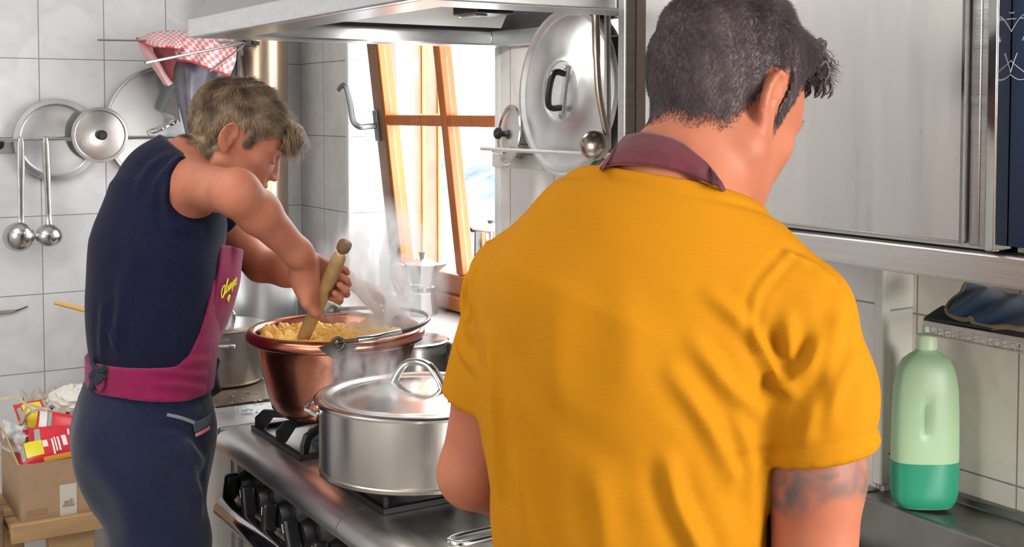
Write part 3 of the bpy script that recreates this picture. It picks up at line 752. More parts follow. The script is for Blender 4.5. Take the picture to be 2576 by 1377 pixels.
# a spoon left lying across the stockpot lid
sn = thing('serving_spoon', 'pale serving spoon handle poking up behind the stirring arm', 'spoon', KP + (0.05, 0.05, 0.315))
e0, e1 = KP + np.array([0.06, 0.02, 0.3235]), at(806, 652, d=3.6)
MB().tube([e0, e0 * 0.6 + e1 * 0.4, e0 * 0.12 + e1 * 0.88, e1], [0.007, 0.006, 0.009, 0.004], 10, sx=1.4).build('handle', mat('white_plastic', (0.86, 0.87, 0.86), 0.35), sn)
MB().ell(e0 + np.array([0.0, -0.02, 0.004]), (0.035, 0.025, 0.007)).build('bowl', M_CHROME, sn)

# small lidded saucepan at the back right
BP = np.array([*at(1030, 840, d=3.12)[:2], ZT + 0.001])
sm = thing('small_saucepan', 'small steel saucepan with a bright flat lid behind the cauldron', 'pot', BP)
MB().lathe(prof_round(0.098, 0.155, 0.012, 0.004, 0.002), BP, 64).build('pot_body', M_POT, sm, angle=30)
MB().lathe([(0, 0.157), (0.07, 0.157), (0.09, 0.155), (0.101, 0.157), (0.103, 0.161), (0.098, 0.164), (0.07, 0.162), (0, 0.166)], BP, 64).build('lid', mat('bright_lid_steel', (0.80, 0.81, 0.82), 0.15, 1.0, rvar=0.05, noise=0.1, nscale=30), sm, angle=30)
MB().lathe([(0, 0.1655), (0.012, 0.1655), (0.008, 0.175), (0.014, 0.183), (0.010, 0.19), (0, 0.191)], BP, 24).build('lid_knob', M_BLACK, sm)
for dx in (0.135, ): MB().tube([BP + (0, 0.095, 0.12), BP + (0, 0.105, 0.122)], 0.006, 8).build('rivet', M_STEEL, sm)

# moka pots on the sill
def moka(name, label, c, s, yawd, dark=False):
    t = thing(name, label, 'coffee maker', c)
    Rm = rotm((0, 0, 1), yawd)
    M_MK = mat('moka_aluminium', (0.74, 0.76, 0.77), 0.3, 0.95, noise=0.12, nscale=25)
    MB().lathe([(0, 0), (0.046 * s, 0), (0.047 * s, 0.003 * s), (0.038 * s, 0.062 * s), (0.036 * s, 0.066 * s), (0, 0.066 * s)], c, 8, Rm).build('boiler', M_MK, t, smooth=False, bevel=0.0015)
    MB().lathe([(0, 0.0662 * s), (0.037 * s, 0.0662 * s), (0.0385 * s, 0.068 * s), (0.0385 * s, 0.080 * s), (0.036 * s, 0.082 * s), (0, 0.082 * s)], c, 40, Rm).build('collar_ring', M_CHROME, t)
    MB().lathe([(0, 0.0825 * s), (0.035 * s, 0.0825 * s), (0.039 * s, 0.092 * s), (0.049 * s, 0.142 * s), (0, 0.142 * s)], c, 8, Rm).build('jug', M_MK, t, smooth=False, bevel=0.0015)
    MB().lathe([(0, 0.1425 * s), (0.051 * s, 0.1425 * s), (0.051 * s, 0.146 * s), (0.012 * s, 0.161 * s), (0, 0.162 * s)], c, 8, Rm).build('lid', M_MK, t, smooth=False)
    MB().lathe([(0, 0.1615 * s), (0.006 * s, 0.1615 * s), (0.007 * s, 0.170 * s), (0.010 * s, 0.180 * s), (0, 0.181 * s)], c, 16, Rm).build('lid_knob', mat('grey_knob', (0.10, 0.09, 0.09), 0.4), t)
    L = lambda x, y, z: np.array(c) + Rm @ np.array([x, y, z]) * s
    MB().add([L(0.040, -0.016, 0.118), L(0.040, 0.016, 0.118), L(0.074, 0, 0.146), L(0.044, -0.022, 0.1435), L(0.044, 0.022, 0.1435)], [(0, 2, 1), (0, 3, 2), (1, 2, 4), (3, 4, 2), (0, 1, 4, 3)]).build('spout', M_MK, t, smooth=False)
    MB().tube(spline([L(-0.047, 0, 0.137), L(-0.07, 0, 0.141), L(-0.086, 0, 0.134), L(-0.085, 0, 0.10), L(-0.072, 0, 0.07), L(-0.066, 0, 0.055)], 5), [0.0065 * s] * 26, 10, sx=1.5).build('handle', mat('smoky_handle', (0.05, 0.05, 0.05) if dark else (0.30, 0.30, 0.30), 0.4), t)
    return t


mk = at(1062, 790, z=1.0242)
ang = math.degrees(math.atan2(RT[1], RT[0]))
moka('moka_pot', 'eight sided aluminium moka pot on the sill below the casement', mk, 1.02, ang)
mk2 = at(1234, 778, z=1.0242)
kt = thing('coffee_pot', 'steel coffee pot with black handle half hidden behind the yellow shirt', 'coffee maker', mk2)
MB().lathe([(0, 0), (0.05, 0), (0.052, 0.004), (0.052, 0.235), (0.05, 0.24), (0, 0.241)], mk2, 48).build('jug', M_CHROME, kt, angle=30)
MB().lathe([(0, 0.2415), (0.056, 0.2415), (0.057, 0.246), (0.03, 0.258), (0, 0.261)], mk2, 48).build('lid', mat('white_lid', (0.85, 0.86, 0.86), 0.3, 0.3), kt)
MB().lathe([(0, 0.2605), (0.007, 0.2605), (0.01, 0.270), (0, 0.273)], mk2, 16).build('lid_knob', M_BLACK, kt)
L = lambda x, z: np.array(mk2) - RT * x + np.array([0, 0, z])
MB().tube(spline([L(0.0515, 0.236), L(0.068, 0.248), L(0.084, 0.228), L(0.078, 0.185), L(0.058, 0.125)], 6), [0.006] * 25, 10, sx=1.6).build('handle', M_BLACK, kt)

# frying pan with two chrome handle rods at the lower edge
fp0 = at(1135, 1366, z=0.915)
fp1 = at(1300, 1320, z=0.92)
pn = thing('frying_pan', 'pan with a chrome rod handle at the bottom of the stove', 'pan', fp1)
pdv = fp1 - fp0; pdv[2] = 0; pdv /= np.linalg.norm(pdv); pt = np.array([-pdv[1], pdv[0], 0])
pc_ = fp0 + pdv * 0.33; pc_[2] = ZT + 0.001
MB().lathe([(0, 0), (0.10, 0), (0.115, 0.01), (0.128, 0.05), (0.131, 0.052), (0.126, 0.05), (0.112, 0.012), (0.10, 0.004), (0, 0.004)], pc_, 64).build('pan_body', M_POT, pn, angle=40)
P = spline([pc_ - pdv * 0.124 + pt * 0.022 + (0, 0, 0.042), fp0 + pdv * 0.12 + pt * 0.018, fp0 + pdv * 0.02 + pt * 0.017, fp0, fp0 + pdv * 0.02 - pt * 0.017, fp0 + pdv * 0.12 - pt * 0.018, pc_ - pdv * 0.124 - pt * 0.022 + (0, 0, 0.042)], 6)
MB().tube(P, 0.0058, 12).build('handle', M_CHROME, pn)

# ------------------------------------------------------------------ left wall: rail, lids, ladles
yA, zA = 0.3, at(100, 351, x=-4.0)[2]
rl = thing('utensil_rail', 'thin steel rail on the left wall hung with lids and ladles', 'rail', (-4.04, 0.8, zA))
MB().box((XL + 0.001, -0.2, zA - 0.043), (XL + 0.006, 0.93, zA - 0.008)).build('back_plate', steel('rail_steel', (0.50, 0.49, 0.48), 0.4), rl, bevel=0.001)
MB().tube([(-3.985, -0.2, zA), (-3.985, 1.45, zA)], 0.0045, 10).build('rod', M_CHROME, rl)
for yy in (0.60, 1.42): MB().bar((XL + 0.0065, yy, zA - 0.012), (-3.9895, yy, zA - 0.001), 0.012, 0.006).build('bracket', M_STEEL, rl)
MB().ell((-4.02, 0.628, zA - 0.012), (0.018, 0.012, 0.018)).build('end_cap', M_IRON, rl)
MX = np.array([[0, 0, 1], [1, 0, 0], [0, 1, 0]], float)      # lathe axis along +x


def wall_disc(name, label, c, R, prof, m, tilt=0.0, axis=MX):
    t = thing(name, label, 'lid', c, None)
    MB().lathe(prof, c, 80, axis).build('lid_disc', m, t, angle=40)
    return t


M_LIDM = mat('dull_lid_aluminium', (0.62, 0.63, 0.64), 0.36, 1.0, noise=0.18, nscale=7, bump=0.1, bscale=40, rvar=0.08)
cA = at(142, 352, x=-4.03)
ta = wall_disc('saucepan_cover', 'round lid with a broad grey rim at the far left of the rail', cA, 0.13,
               [(0, 0), (0.129, 0), (0.131, 0.003), (0.129, 0.007), (0.115, 0.009), (0.110, 0.005), (0.107, 0.004), (0.06, 0.006), (0, 0.008)], M_LIDM)
cB = at(251, 340, x=-3.975)
tb = wall_disc('saucepan_cover', 'small round lid with a black knob on the rail', cB, 0.088,
               [(0, 0), (0.087, 0), (0.089, 0.003), (0.087, 0.007), (0.079, 0.008), (0.076, 0.004), (0.04, 0.010), (0, 0.013)], mat('shiny_lid_steel', (0.66, 0.64, 0.62), 0.25, 1.0, noise=0.15, nscale=6, rvar=0.08))
MB().lathe([(0, 0.0125), (0.008, 0.0125), (0.008, 0.02), (0.0155, 0.026), (0.0155, 0.034), (0.011, 0.039), (0, 0.04)], cB, 32, MX).build('lid_knob', M_BLACK, tb)
cC = at(419, 318, x=-4.035)
tc_ = wall_disc('saucepan_cover', 'largest lid on the left wall, half behind the hanging cloths', cC, 0.205,
                [(0, 0), (0.200, 0), (0.203, 0.003), (0.200, 0.008), (0.194, 0.008), (0.191, 0.004), (0.10, 0.007), (0, 0.009)], M_LIDM)
h0, h1 = at(376, 338, x=-4.01), at(447, 303, x=-4.01)
hm = h0 * 0.5 + h1 * 0.5
hn = MB().bar(h0 + (-0.011, 0, 0), h0 * 0.78 + h1 * 0.22 + (-0.011, 0, 0), 0.02, 0.004, up=(1, 0, 0)).build('handle_plate', M_STEEL, tc_)
MB().tube(spline([h0 * .85 + h1 * .15 + (-0.008, 0, 0), h0 * .7 + h1 * .3 + (0.02, 0, 0), hm + (0.024, 0, 0), h0 * .2 + h1 * .8 + (0.022, 0, 0), h1 + (-0.014, 0, 0)], 5), 0.006, 10, sx=1.4).build('lid_handle', M_CHROME, hn)


def ladle(label, top, neck, bowl, R, group=None, front=(1, 0, 0), wid=0.0048, oval=1.0, mm=None, hookd=(-1, 0, 0)):
    t = thing('ladle', label, 'ladle', bowl, group)
    mm = mm or M_CHROME
    top, neck, bowl, fr_ = (np.array(q, float) for q in (top, neck, bowl, front))
    hk = np.array(hookd, float) * 0.012
    P = [top + hk * 1.0 + (0, 0, -0.013), top + hk * 1.0 + (0, 0, -0.002), top + hk * 0.6 + (0, 0, 0.0065), top + (0, 0, 0.004)] + [top * (1 - s_) + neck * s_ for s_ in np.linspace(0.06, 1, 8)] + [neck * 0.5 + bowl * 0.5 + (bowl - neck) * 0.0]
    s_ = MB(); seg = 10
    s_.tube(P, [wid * 0.6] * 4 + [wid] * 4 + [wid * 0.8] * 5, seg, sx=2.3, up=fr_)
    s_.build('handle', mm, t)
    pr_ = []
    for a in np.linspace(0, 90, 9): pr_.append((R * math.sin(math.radians(a)), -R * math.cos(math.radians(a)) * 0.78))
    for a in np.linspace(90, 0, 9): pr_.append(((R - 0.0015) * math.sin(math.radians(a)), -(R - 0.0015) * math.cos(math.radians(a)) * 0.78))
    pr_[0] = (0, pr_[0][1]); pr_[-1] = (0, pr_[-1][1])
    a, b, d = frame_from(fr_)
    # the bowl shows its rounded outside towards the room, opening to the wall
    Mx = np.stack([a, b, -d], 1) @ np.diag([1, oval, 1])
    MB().lathe(pr_, bowl - d * R * 0.35, 40, Mx).build('bowl', mm, t, angle=60)
    return t


M_LADLE = mat('ladle_steel', (0.62, 0.62, 0.61), 0.22, 1.0, noise=0.2, nscale=20, rvar=0.08)
xr = -3.97
ladle('long ladle hanging leftmost on the rail with a round bowl', at(52, 351, x=xr), at(53, 562, x=xr + 0.01), at(46, 600, x=xr + 0.03), 0.047, mm=M_LADLE, front=(1, -0.25, -0.15))
ladle('second ladle on the rail with a wider oval bowl', at(114, 351, x=xr), at(123, 552, x=xr + 0.01), at(126, 590, x=xr + 0.03), 0.043, mm=M_LADLE, oval=0.85, front=(1, 0.1, 0.35))

# skewer fixed on the wall and the wooden spoon behind the cook
ks = thing('kitchen_knife', 'narrow knife lying flat against the far left wall', 'knife', at(20, 785, x=XL + 0.01))
MB().bar(at(-40, 790, x=XL + 0.007), at(38, 783, x=XL + 0.007), 0.010, 0.009, up=(1, 0, 0)).build('handle', mat('grey_brown_handle', (0.30, 0.27, 0.25), 0.5), ks, bevel=0.002)
MB().bar(at(38.3, 783, x=XL + 0.007), at(70, 771, x=XL + 0.007), 0.004, 0.002, up=(1, 0, 0)).build('blade', M_CHROME, ks)
cr = thing('utensil_crock', 'grey crock on the worktop behind the young cook', 'crock', (-3.55, 1.02, ZT + 0.0065))
MB().lathe(prof_round(0.055, 0.14, 0.01, 0.004), (-3.55, 1.06, ZT + 0.0065), 40).build('crock_body', mat('grey_stoneware', (0.45, 0.45, 0.45), 0.4), cr, angle=40)
ws = thing('wooden_spoon', 'yellow wooden spoon handle sticking out behind the back of the young cook', 'spoon', (-3.55, 1.06, ZT + 0.15))
s0, s1 = at(138, 762, x=-3.72), np.array([-3.56, 1.06, 0.955])
MB().tube([s0, s0 * .7 + s1 * .3, s1], [0.0055, 0.007, 0.007], 10, sx=1.6).build('handle', mat('yellow_beech', (0.72, 0.42, 0.08), 0.5, noise=0.2, nscale=30), ws)
MB().ell(s1 + np.array([0.0, 0.0, -0.02]), (0.02, 0.008, 0.03)).build('spoon_head', mat('yellow_beech', (0.72, 0.42, 0.08), 0.5), ws)

# ------------------------------------------------------------------ flue pipe, towel arms, cloths
fc = at(659, 200, d=4.03)
fl = thing('flue_pipe', 'stained steel flue pipe with a warm reflection rising behind the young cook', 'pipe', (fc[0], fc[1], ZT))
M_FLUE = mat('stained_steel_warm_reflection', (0.60, 0.45, 0.26), 0.3, 1.0, noise=0.45, nscale=2.2, col2=(0.42, 0.35, 0.30), stretch=(5, 5, 0.9), rvar=0.08)  # stained steel with a warm reflection put into its base colour
MB().lathe([(0, 0), (0.083, 0), (0.083, 1.805), (0, 1.805)], (fc[0], fc[1], ZT + 0.0008), 64).build('pipe_body', M_FLUE, fl, angle=30)
MB().lathe([(0.0832, 0.62), (0.0865, 0.622), (0.0865, 0.655), (0.0832, 0.657)], (fc[0], fc[1], ZT), 64, closed=True).build('pipe_collar', M_FLUE, fl, angle=30)
J = at(622, 107, d=3.90)
ta_ = thing('towel_arms', 'fan of three thin steel towel arms fixed beside the flue pipe', 'towel holder', J)
pv = at(596, 190, d=3.93)
hubz = MB().box(J - np.array([0.012, 0.012, 0.014]), J + np.array([0.012, 0.012, 0.014])).build('pivot_block', M_IRON, ta_, bevel=0.003)
MB().bar(J + (-0.001, 0.013, 0.0), np.array([J[0] - 0.03, J[1] + 0.05, J[2]]), 0.014, 0.012).build('pivot_bracket', M_IRON, ta_)
MB().tube([at(597, 118, d=3.95), at(595, 300, d=3.95)], 0.0045, 8).build('arm_post', mat('dark_blue_steel', (0.08, 0.10, 0.13), 0.4, 0.8), ta_)
R1, R2, R3 = at(245, 100, d=3.72), at(365, 158, d=3.48), at(527, 180, d=3.62)
for e, nm in ((R1, 0.0032), (R2, 0.0042), (R3, 0.0032)):
    MB().tube([J + (e - J) * 0.03, e], nm, 8).build('arm_rod', mat('grey_rod_steel', (0.45, 0.46, 0.48), 0.3, 1.0), ta_)
m = mat('red_check_towel', (0.85, 0.42, 0.42), 0.85, sheen=0.2)
nt = m.node_tree; nn = nt.nodes; L_ = nt.links
uvn = nn.new('ShaderNodeUVMap'); mp = nn.new('ShaderNodeMapping'); mp.inputs['Scale'].default_value = (17, 9, 1)
ck = nn.new('ShaderNodeTexChecker'); ck.inputs['Scale'].default_value = 1.0
ck.inputs['Color1'].default_value = (0.88, 0.66, 0.64, 1); ck.inputs['Color2'].default_value = (0.70, 0.24, 0.25, 1)
L_.new(uvn.outputs[0], mp.inputs[0]); L_.new(mp.outputs[0], ck.inputs['Vector']); L_.new(ck.outputs['Color'], nn['Principled BSDF'].inputs['Base Color'])
M_CHK = m
M_HEM = mat('red_hem', (0.66, 0.07, 0.09), 0.8)


def D(px, py, d): return at(px, py, d=d + 0.13)


tw = thing('tea_towel', 'pink and red checked tea towel draped over the steel arms', 'towel', at(470, 140, d=3.7))
rowsA = [[D(425, 82, 3.80), D(460, 80, 3.80), D(510, 84, 3.80), D(560, 92, 3.82), D(596, 102, 3.84)],
         [D(430, 92, 3.70), D(470, 98, 3.69), D(510, 105, 3.69), D(555, 116, 3.72), D(595, 128, 3.76)],
         [D(436, 118, 3.67), D(478, 126, 3.65), D(515, 138, 3.67), D(555, 150, 3.70), D(591, 156, 3.74)],
         [D(446, 150, 3.66), D(482, 154, 3.64), D(520, 168, 3.66), D(550, 178, 3.69), D(576, 188, 3.72)]]
fr1 = sheet('front_flap', rowsA, M_CHK, tw, 0.004, 6, 6, lambda u, v: FW * 0.010 * math.sin(u * 17 + v * 3) * (0.3 + v))
V_, F_, U_ = patch(rowsA, 6, 6)
e = spline(rowsA[-1], 6) ; MB().tube([np.array(p) + (0, 0, -0.002) for p in e], 0.0035, 8).build('red_hem', M_HEM, fr1)
rowsB = [[D(344, 96, 3.72), D(372, 88, 3.72), D(402, 80, 3.74), D(440, 78, 3.78), D(470, 82, 3.80)],
         [D(352, 104, 3.66), D(378, 104, 3.64), D(405, 100, 3.65), D(440, 98, 3.68), D(466, 100, 3.70)],
         [D(378, 116, 3.62), D(398, 118, 3.58), D(420, 118, 3.58), D(440, 120, 3.60), D(456, 122, 3.63)]]
fb = sheet('top_fold', rowsB, M_CHK, tw, 0.004, 6, 6, lambda u, v: FW * 0.008 * math.sin(u * 12 + 1))
MB().tube(spline([rowsB[0][0], rowsB[1][0], rowsB[2][0], rowsB[2][2], rowsB[2][4]], 6), 0.0032, 8).build('red_hem', M_HEM, fb)
rowsC = [[D(344, 98, 3.73), D(360, 104, 3.70), D(378, 112, 3.69)],
         [D(356, 128, 3.71), D(370, 128, 3.68), D(385, 130, 3.68)],
         [D(378, 160, 3.70), D(390, 158, 3.66), D(402, 160, 3.68)],
         [D(398, 190, 3.70), D(408, 188, 3.67), D(416, 186, 3.70)],
         [D(414, 214, 3.70), D(424, 216, 3.68), D(434, 210, 3.71)]]
sheet('hanging_corner', rowsC, M_CHK, tw, 0.004, 6, 6)
rowsD = [[D(382, 112, 3.72), D(410, 116, 3.70), D(446, 120, 3.68)],
         [D(390, 140, 3.73), D(416, 142, 3.71), D(444, 150, 3.69)],
         [D(402, 170, 3.74), D(420, 172, 3.73), D(438, 172, 3.72)],
         [D(416, 204, 3.74), D(426, 206, 3.74), D(437, 202, 3.74)]]
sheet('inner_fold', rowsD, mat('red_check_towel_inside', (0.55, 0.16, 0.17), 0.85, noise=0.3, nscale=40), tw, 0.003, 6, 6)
M_RAG = mat('dark_grey_wax_cloth', (0.10, 0.10, 0.125), 0.38, noise=0.5, nscale=10, col2=(0.22, 0.21, 0.25), bump=0.2, bscale=20)
rg_ = [[D(438, 118, 3.76), D(470, 124, 3.74), D(520, 136, 3.76), D(560, 140, 3.80), D(588, 138, 3.84)],
       [D(436, 170, 3.75), D(470, 172, 3.71), D(520, 178, 3.76), D(552, 182, 3.78), D(580, 184, 3.82)],
       [D(440, 230, 3.75), D(474, 232, 3.72), D(510, 230, 3.76), D(545, 230, 3.76), D(575, 226, 3.80)],
       [D(455, 290, 3.76), D(480, 300, 3.72), D(512, 296, 3.76), D(545, 292, 3.75), D(572, 286, 3.78)],
       [D(468, 350, 3.76), D(490, 360, 3.73), D(515, 362, 3.76), D(545, 358, 3.76), D(570, 350, 3.78)]]
rag = sheet('rubber_apron', rg_, M_RAG, None, 0.003, 6, 6, lambda u, v: FW * 0.012 * math.sin(u * 14 + v * 2) * v, loc=at(480, 130, d=3.75))
tag(rag, 'dark grey waxed cloth hanging below the checked tea towel', 'cloth')
rg2 = [[D(436, 222, 3.80), D(440, 224, 3.79), D(446, 226, 3.78)], [D(424, 250, 3.80), D(436, 256, 3.79), D(448, 260, 3.78)], [D(412, 276, 3.80), D(432, 284, 3.79), D(452, 296, 3.78)], [D(418, 282, 3.80), D(436, 292, 3.79), D(454, 308, 3.78)]]
sheet('loose_corner', rg2, mat('thin_grey_cloth', (0.25, 0.23, 0.24), 0.6, noise=0.3, nscale=20), rag, 0.002, 5, 5)
# ------------------------------------------------------------------ lids and ladle on the window wall
zr_ = at(1212, 374, y=1.585)[2]
rr_ = thing('lid_rack', 'white backed lid rack rod on the wall beside the casement', 'rail', (-2.5, 1.6, zr_))
MB().box((-2.71, YW - 0.008, zr_ - 0.048), (-2.12, YW - 0.001, zr_ - 0.012)).build('back_plate', mat('cream_rack_plate', (0.66, 0.66, 0.64), 0.4), rr_, bevel=0.001)
MB().tube([at(1211, 374, y=1.535), at(1211, 374, y=1.535) + np.array([0.60, 0, 0])], 0.0048, 10).build('rod', mat('cream_rod', (0.66, 0.65, 0.62), 0.35, 0.4), rr_)
for xx in (-2.57, -2.10): MB().bar((xx, 1.5395, zr_ - 0.003), (xx, YW - 0.0085, zr_ - 0.02), 0.008, 0.006).build('bracket', M_STEEL, rr_)
MY = np.array([[1, 0, 0], [0, 0, -1], [0, 1, 0]], float)      # lathe axis along -y
tl = rotm((1, 0, 0), -3)
cD = at(1428, 229, y=1.585)
bl_ = thing('saucepan_cover', 'huge dented aluminium lid with a black strap handle', 'lid', cD)
M_BIG = mat('dented_aluminium', (0.80, 0.81, 0.82), 0.36, 1.0, noise=0.25, nscale=8, bump=0.3, bscale=12, rvar=0.12)
AX = tl @ MY
MB().lathe([(0, -0.004), (0.188, -0.002), (0.196, 0.0), (0.197, 0.006), (0.191, 0.012), (0.184, 0.010), (0.178, 0.003), (0.172, 0.002), (0.12, 0.010), (0.082, 0.017), (0.077, 0.021), (0.069, 0.022), (0.066, 0.017), (0.03, 0.018), (0, 0.019)], cD, 96, AX).build('lid_disc', M_BIG, bl_, angle=60)
o_ = lambda x, z, t: cD + AX @ np.array([x, z, t])
pl_ = MB()
P0 = [(-0.017, -0.075), (0.001, -0.079), (0.022, 0.062), (0.013, 0.078), (0.003, 0.070)]
pl_.prism([(0.000, -0.066), (0.012, -0.066), (0.030, 0.058), (0.018, 0.060)], o_(0, 0, 0.0215), o_(0, 0, 0.0245), AX[:, 0], AX[:, 1])
sp_ = pl_.build('strap_plate', M_STEEL, bl_)
for q in ((0.007, -0.060), (0.0235, 0.052)): MB().ell(o_(q[0], q[1], 0.0255), (0.004, 0.003, 0.004)).build('rivet', M_ALU, sp_)
HB = [o_(0.010, -0.040, 0.0265), o_(0.008, -0.042, 0.045), o_(0.007, -0.034, 0.056), o_(0.013, 0.0, 0.060), o_(0.019, 0.032, 0.056), o_(0.021, 0.040, 0.045), o_(0.020, 0.038, 0.0265)]
MB().tube(spline(HB, 5), 0.0075, 12).build('grip', M_BLACK, bl_)
cE = at(1283, 339, y=1.575)
tE = rotm((0, 0, 1), -12) @ rotm((0, 1, 0), 14) @ rotm((1, 0, 0), -6) @ MY
sl_ = thing('saucepan_cover', 'small lid with black knob tucked behind the huge aluminium lid', 'lid', cE)
MB().lathe([(0, 0), (0.074, 0), (0.076, 0.003), (0.074, 0.006), (0.068, 0.007), (0.064, 0.004), (0.03, 0.013), (0, 0.015)], cE, 64, tE).build('lid_disc', mat('shiny_lid_steel', (0.66, 0.64, 0.62), 0.25, 1.0), sl_, angle=40)
MB().lathe([(0, 0.0145), (0.007, 0.0145), (0.007, 0.022), (0.014, 0.027), (0.0145, 0.036), (0.010, 0.041), (0, 0.042)], cE, 28, tE).build('lid_knob', M_BLACK, sl_)
lx = -2.02
lt, lb = at(1500, 22, x=lx), at(1502, 362, x=lx)
ld = thing('ladle', 'long bronze tinted ladle hanging in front of the huge lid', 'ladle', lb)
M_BRZ = mat('bronze_tinted_steel', (0.50, 0.42, 0.36), 0.25, 1.0, noise=0.3, nscale=12, rvar=0.08)
P = spline([at(1503, 8, x=lx - 0.02), at(1499, 14, x=lx), at(1499, 60, x=lx), at(1501, 150, x=lx), at(1506, 230, x=lx), at(1518, 300, x=lx), at(1526, 338, x=lx)], 6)
MB().tube(P, [0.0052] * 6 + [0.0072] * 12 + [0.006] * (len(P) - 18), 10, sx=1.2).build('handle', M_BRZ, ld)
pr_ = [(0.032 * math.sin(a), -0.032 * math.cos(a) * 0.85) for a in np.linspace(0, math.pi / 2, 9)] + [(0.0305 * math.sin(a), -0.0305 * math.cos(a) * 0.85) for a in np.linspace(math.pi / 2, 0, 9)]
pr_[0] = (0, pr_[0][1]); pr_[-1] = (0, pr_[-1][1])
a, b, d = frame_from(-FW * 0.9 + np.array([0, 0, 0.15]) - RT * 0.25)
MB().lathe(pr_, at(1497, 366, x=lx) + FW * 0.012, 40, np.stack([a, b, -d], 1)).build('bowl', M_BRZ, ld, angle=60)
hk = thing('hook_rail', 'narrow steel strip below the hood holding the bronze ladle', 'rail', at(1500, 5, x=lx - 0.03))
hz = at(1503, 8, x=lx - 0.02)
MB().bar((lx - 0.022, hz[1] - 0.18, hz[2] + 0.003), (lx - 0.022, YW - 0.002, hz[2] + 0.003), 0.006, 0.014).build('strip', M_STEEL, hk)
MB().tube([at(1528, 14, x=lx - 0.03), at(1529, 375, x=lx - 0.03)], 0.006, 8, sx=1.3).build('hanging_bar', steel('dull_bar_steel', (0.42, 0.40, 0.38), 0.35), hk)

# ------------------------------------------------------------------ carton of groceries on a wooden crate, lower left
kx1 = -3.42
c0 = at(50, 1172, x=kx1); c1 = at(50, 1322, x=kx1)
BX0, BX1, BY0, BY1, BZ0, BZ1 = kx1 - 0.30, kx1, c0[1], c0[1] + 0.30, c1[2], c0[2]
M_CARD = mat('brown_cardboard', (0.50, 0.33, 0.20), 0.8, noise=0.1, nscale=30)
M_CARDI = mat('cardboard_inside', (0.60, 0.42, 0.27), 0.8)
M_PINEC = mat('rough_pine_plank', (0.58, 0.36, 0.17), 0.65, noise=0.35, nscale=7, stretch=(3, 0.6, 3), bump=0.2, bscale=50)
bxt = thing('cardboard_carton', 'open brown cardboard carton full of groceries on the crate', 'carton', ((BX0 + BX1) / 2, (BY0 + BY1) / 2, BZ0))
t = 0.005; bb = MB()
V = []
for z in (BZ0, BZ1): V += [(BX0, BY0, z), (BX1, BY0, z), (BX1, BY1, z), (BX0, BY1, z)]
for z in (BZ0 + t, BZ1): V += [(BX0 + t, BY0 + t, z), (BX1 - t, BY0 + t, z), (BX1 - t, BY1 - t, z), (BX0 + t, BY1 - t, z)]
F = [(3, 2, 1, 0), (8, 9, 10, 11)]
for k in range(4):
    k2 = (k + 1) % 4
    F += [(k, k2, 4 + k2, 4 + k), (8 + k2, 8 + k, 12 + k, 12 + k2), (4 + k, 4 + k2, 12 + k2, 12 + k)]
bb.add(V, F).build('carton_box', M_CARD, bxt, smooth=False)
MB().add([(BX0, BY0 - 0.001, BZ1), (BX1, BY0 - 0.001, BZ1), (BX1 - 0.02, BY0 - 0.035, BZ1 + 0.10), (BX0 + 0.02, BY0 - 0.05, BZ1 + 0.12), (BX0, BY0 - 0.005, BZ1), (BX1, BY0 - 0.005, BZ1), (BX1 - 0.02, BY0 - 0.039, BZ1 + 0.10), (BX0 + 0.02, BY0 - 0.054, BZ1 + 0.12)], [(0, 1, 2, 3), (7, 6, 5, 4), (0, 4, 5, 1), (1, 5, 6, 2), (2, 6, 7, 3), (3, 7, 4, 0)]).build('open_flap', M_CARDI, bxt, smooth=False)
lb0 = at(150, 1222, x=kx1 + 0.001); lb1 = at(194, 1305, x=kx1 + 0.001)
lbl = MB().box((kx1 + 0.0003, lb0[1], lb1[2]), (kx1 + 0.0015, lb1[1], lb0[2])).build('white_label', mat('off_white_label', (0.72, 0.68, 0.62), 0.7), bxt)
for k, (a1, a2, b1, b2) in enumerate(((0.15, 0.85, 0.38, 0.44), (0.25, 0.55, 0.45, 0.55), (0.6, 0.7, 0.45, 0.6), (0.75, 0.8, 0.45, 0.58))):
    hh = lb0[2] - lb1[2]; ww = lb1[1] - lb0[1]
    MB().box((kx1 + 0.0016, lb0[1] + ww * a1, lb1[2] + hh * b1), (kx1 + 0.0022, lb0[1] + ww * a2, lb1[2] + hh * b2)).build('label_print', mat('faded_brown_print', (0.42, 0.30, 0.22), 0.8), lbl)
MB().box((kx1 + 0.0003, at(66, 1280, x=kx1)[1], at(66, 1302, x=kx1)[2]), (kx1 + 0.0009, at(120, 1280, x=kx1)[1], at(66, 1286, x=kx1)[2])).build('carton_print', mat('carton_print', (0.40, 0.25, 0.14), 0.8), bxt)

# crate below
crt = thing('wooden_crate', 'rough pine crate on legs carrying the cardboard carton', 'crate', (kx1 - 0.15, BY0 + 0.2, 0))
pz1 = BZ0 - 0.001
ph = at(60, 1366, x=kx1 + 0.03)[2]
MB().box((kx1 + 0.012, BY0 - 0.03, ph), (kx1 + 0.034, BY1 + 0.06, pz1 + 0.012)).build('front_plank', M_PINEC, crt, bevel=0.003)
for k in range(3): MB().box((BX0 - 0.02 + 0.115 * k, BY0 - 0.03, pz1 - 0.018), (BX0 - 0.02 + 0.115 * k + 0.10, BY1 + 0.06, pz1)).build('deck_plank', M_PINEC, crt, bevel=0.002)
MB().box((BX0 - 0.03, BY0 - 0.075, ph - 0.03), (kx1 + 0.011, BY0 - 0.045, pz1 + 0.055)).build('side_board', mat('dark_rotten_board', (0.30, 0.19, 0.11), 0.8, noise=0.6, nscale=20, col2=(0.10, 0.06, 0.04)), crt, bevel=0.003)
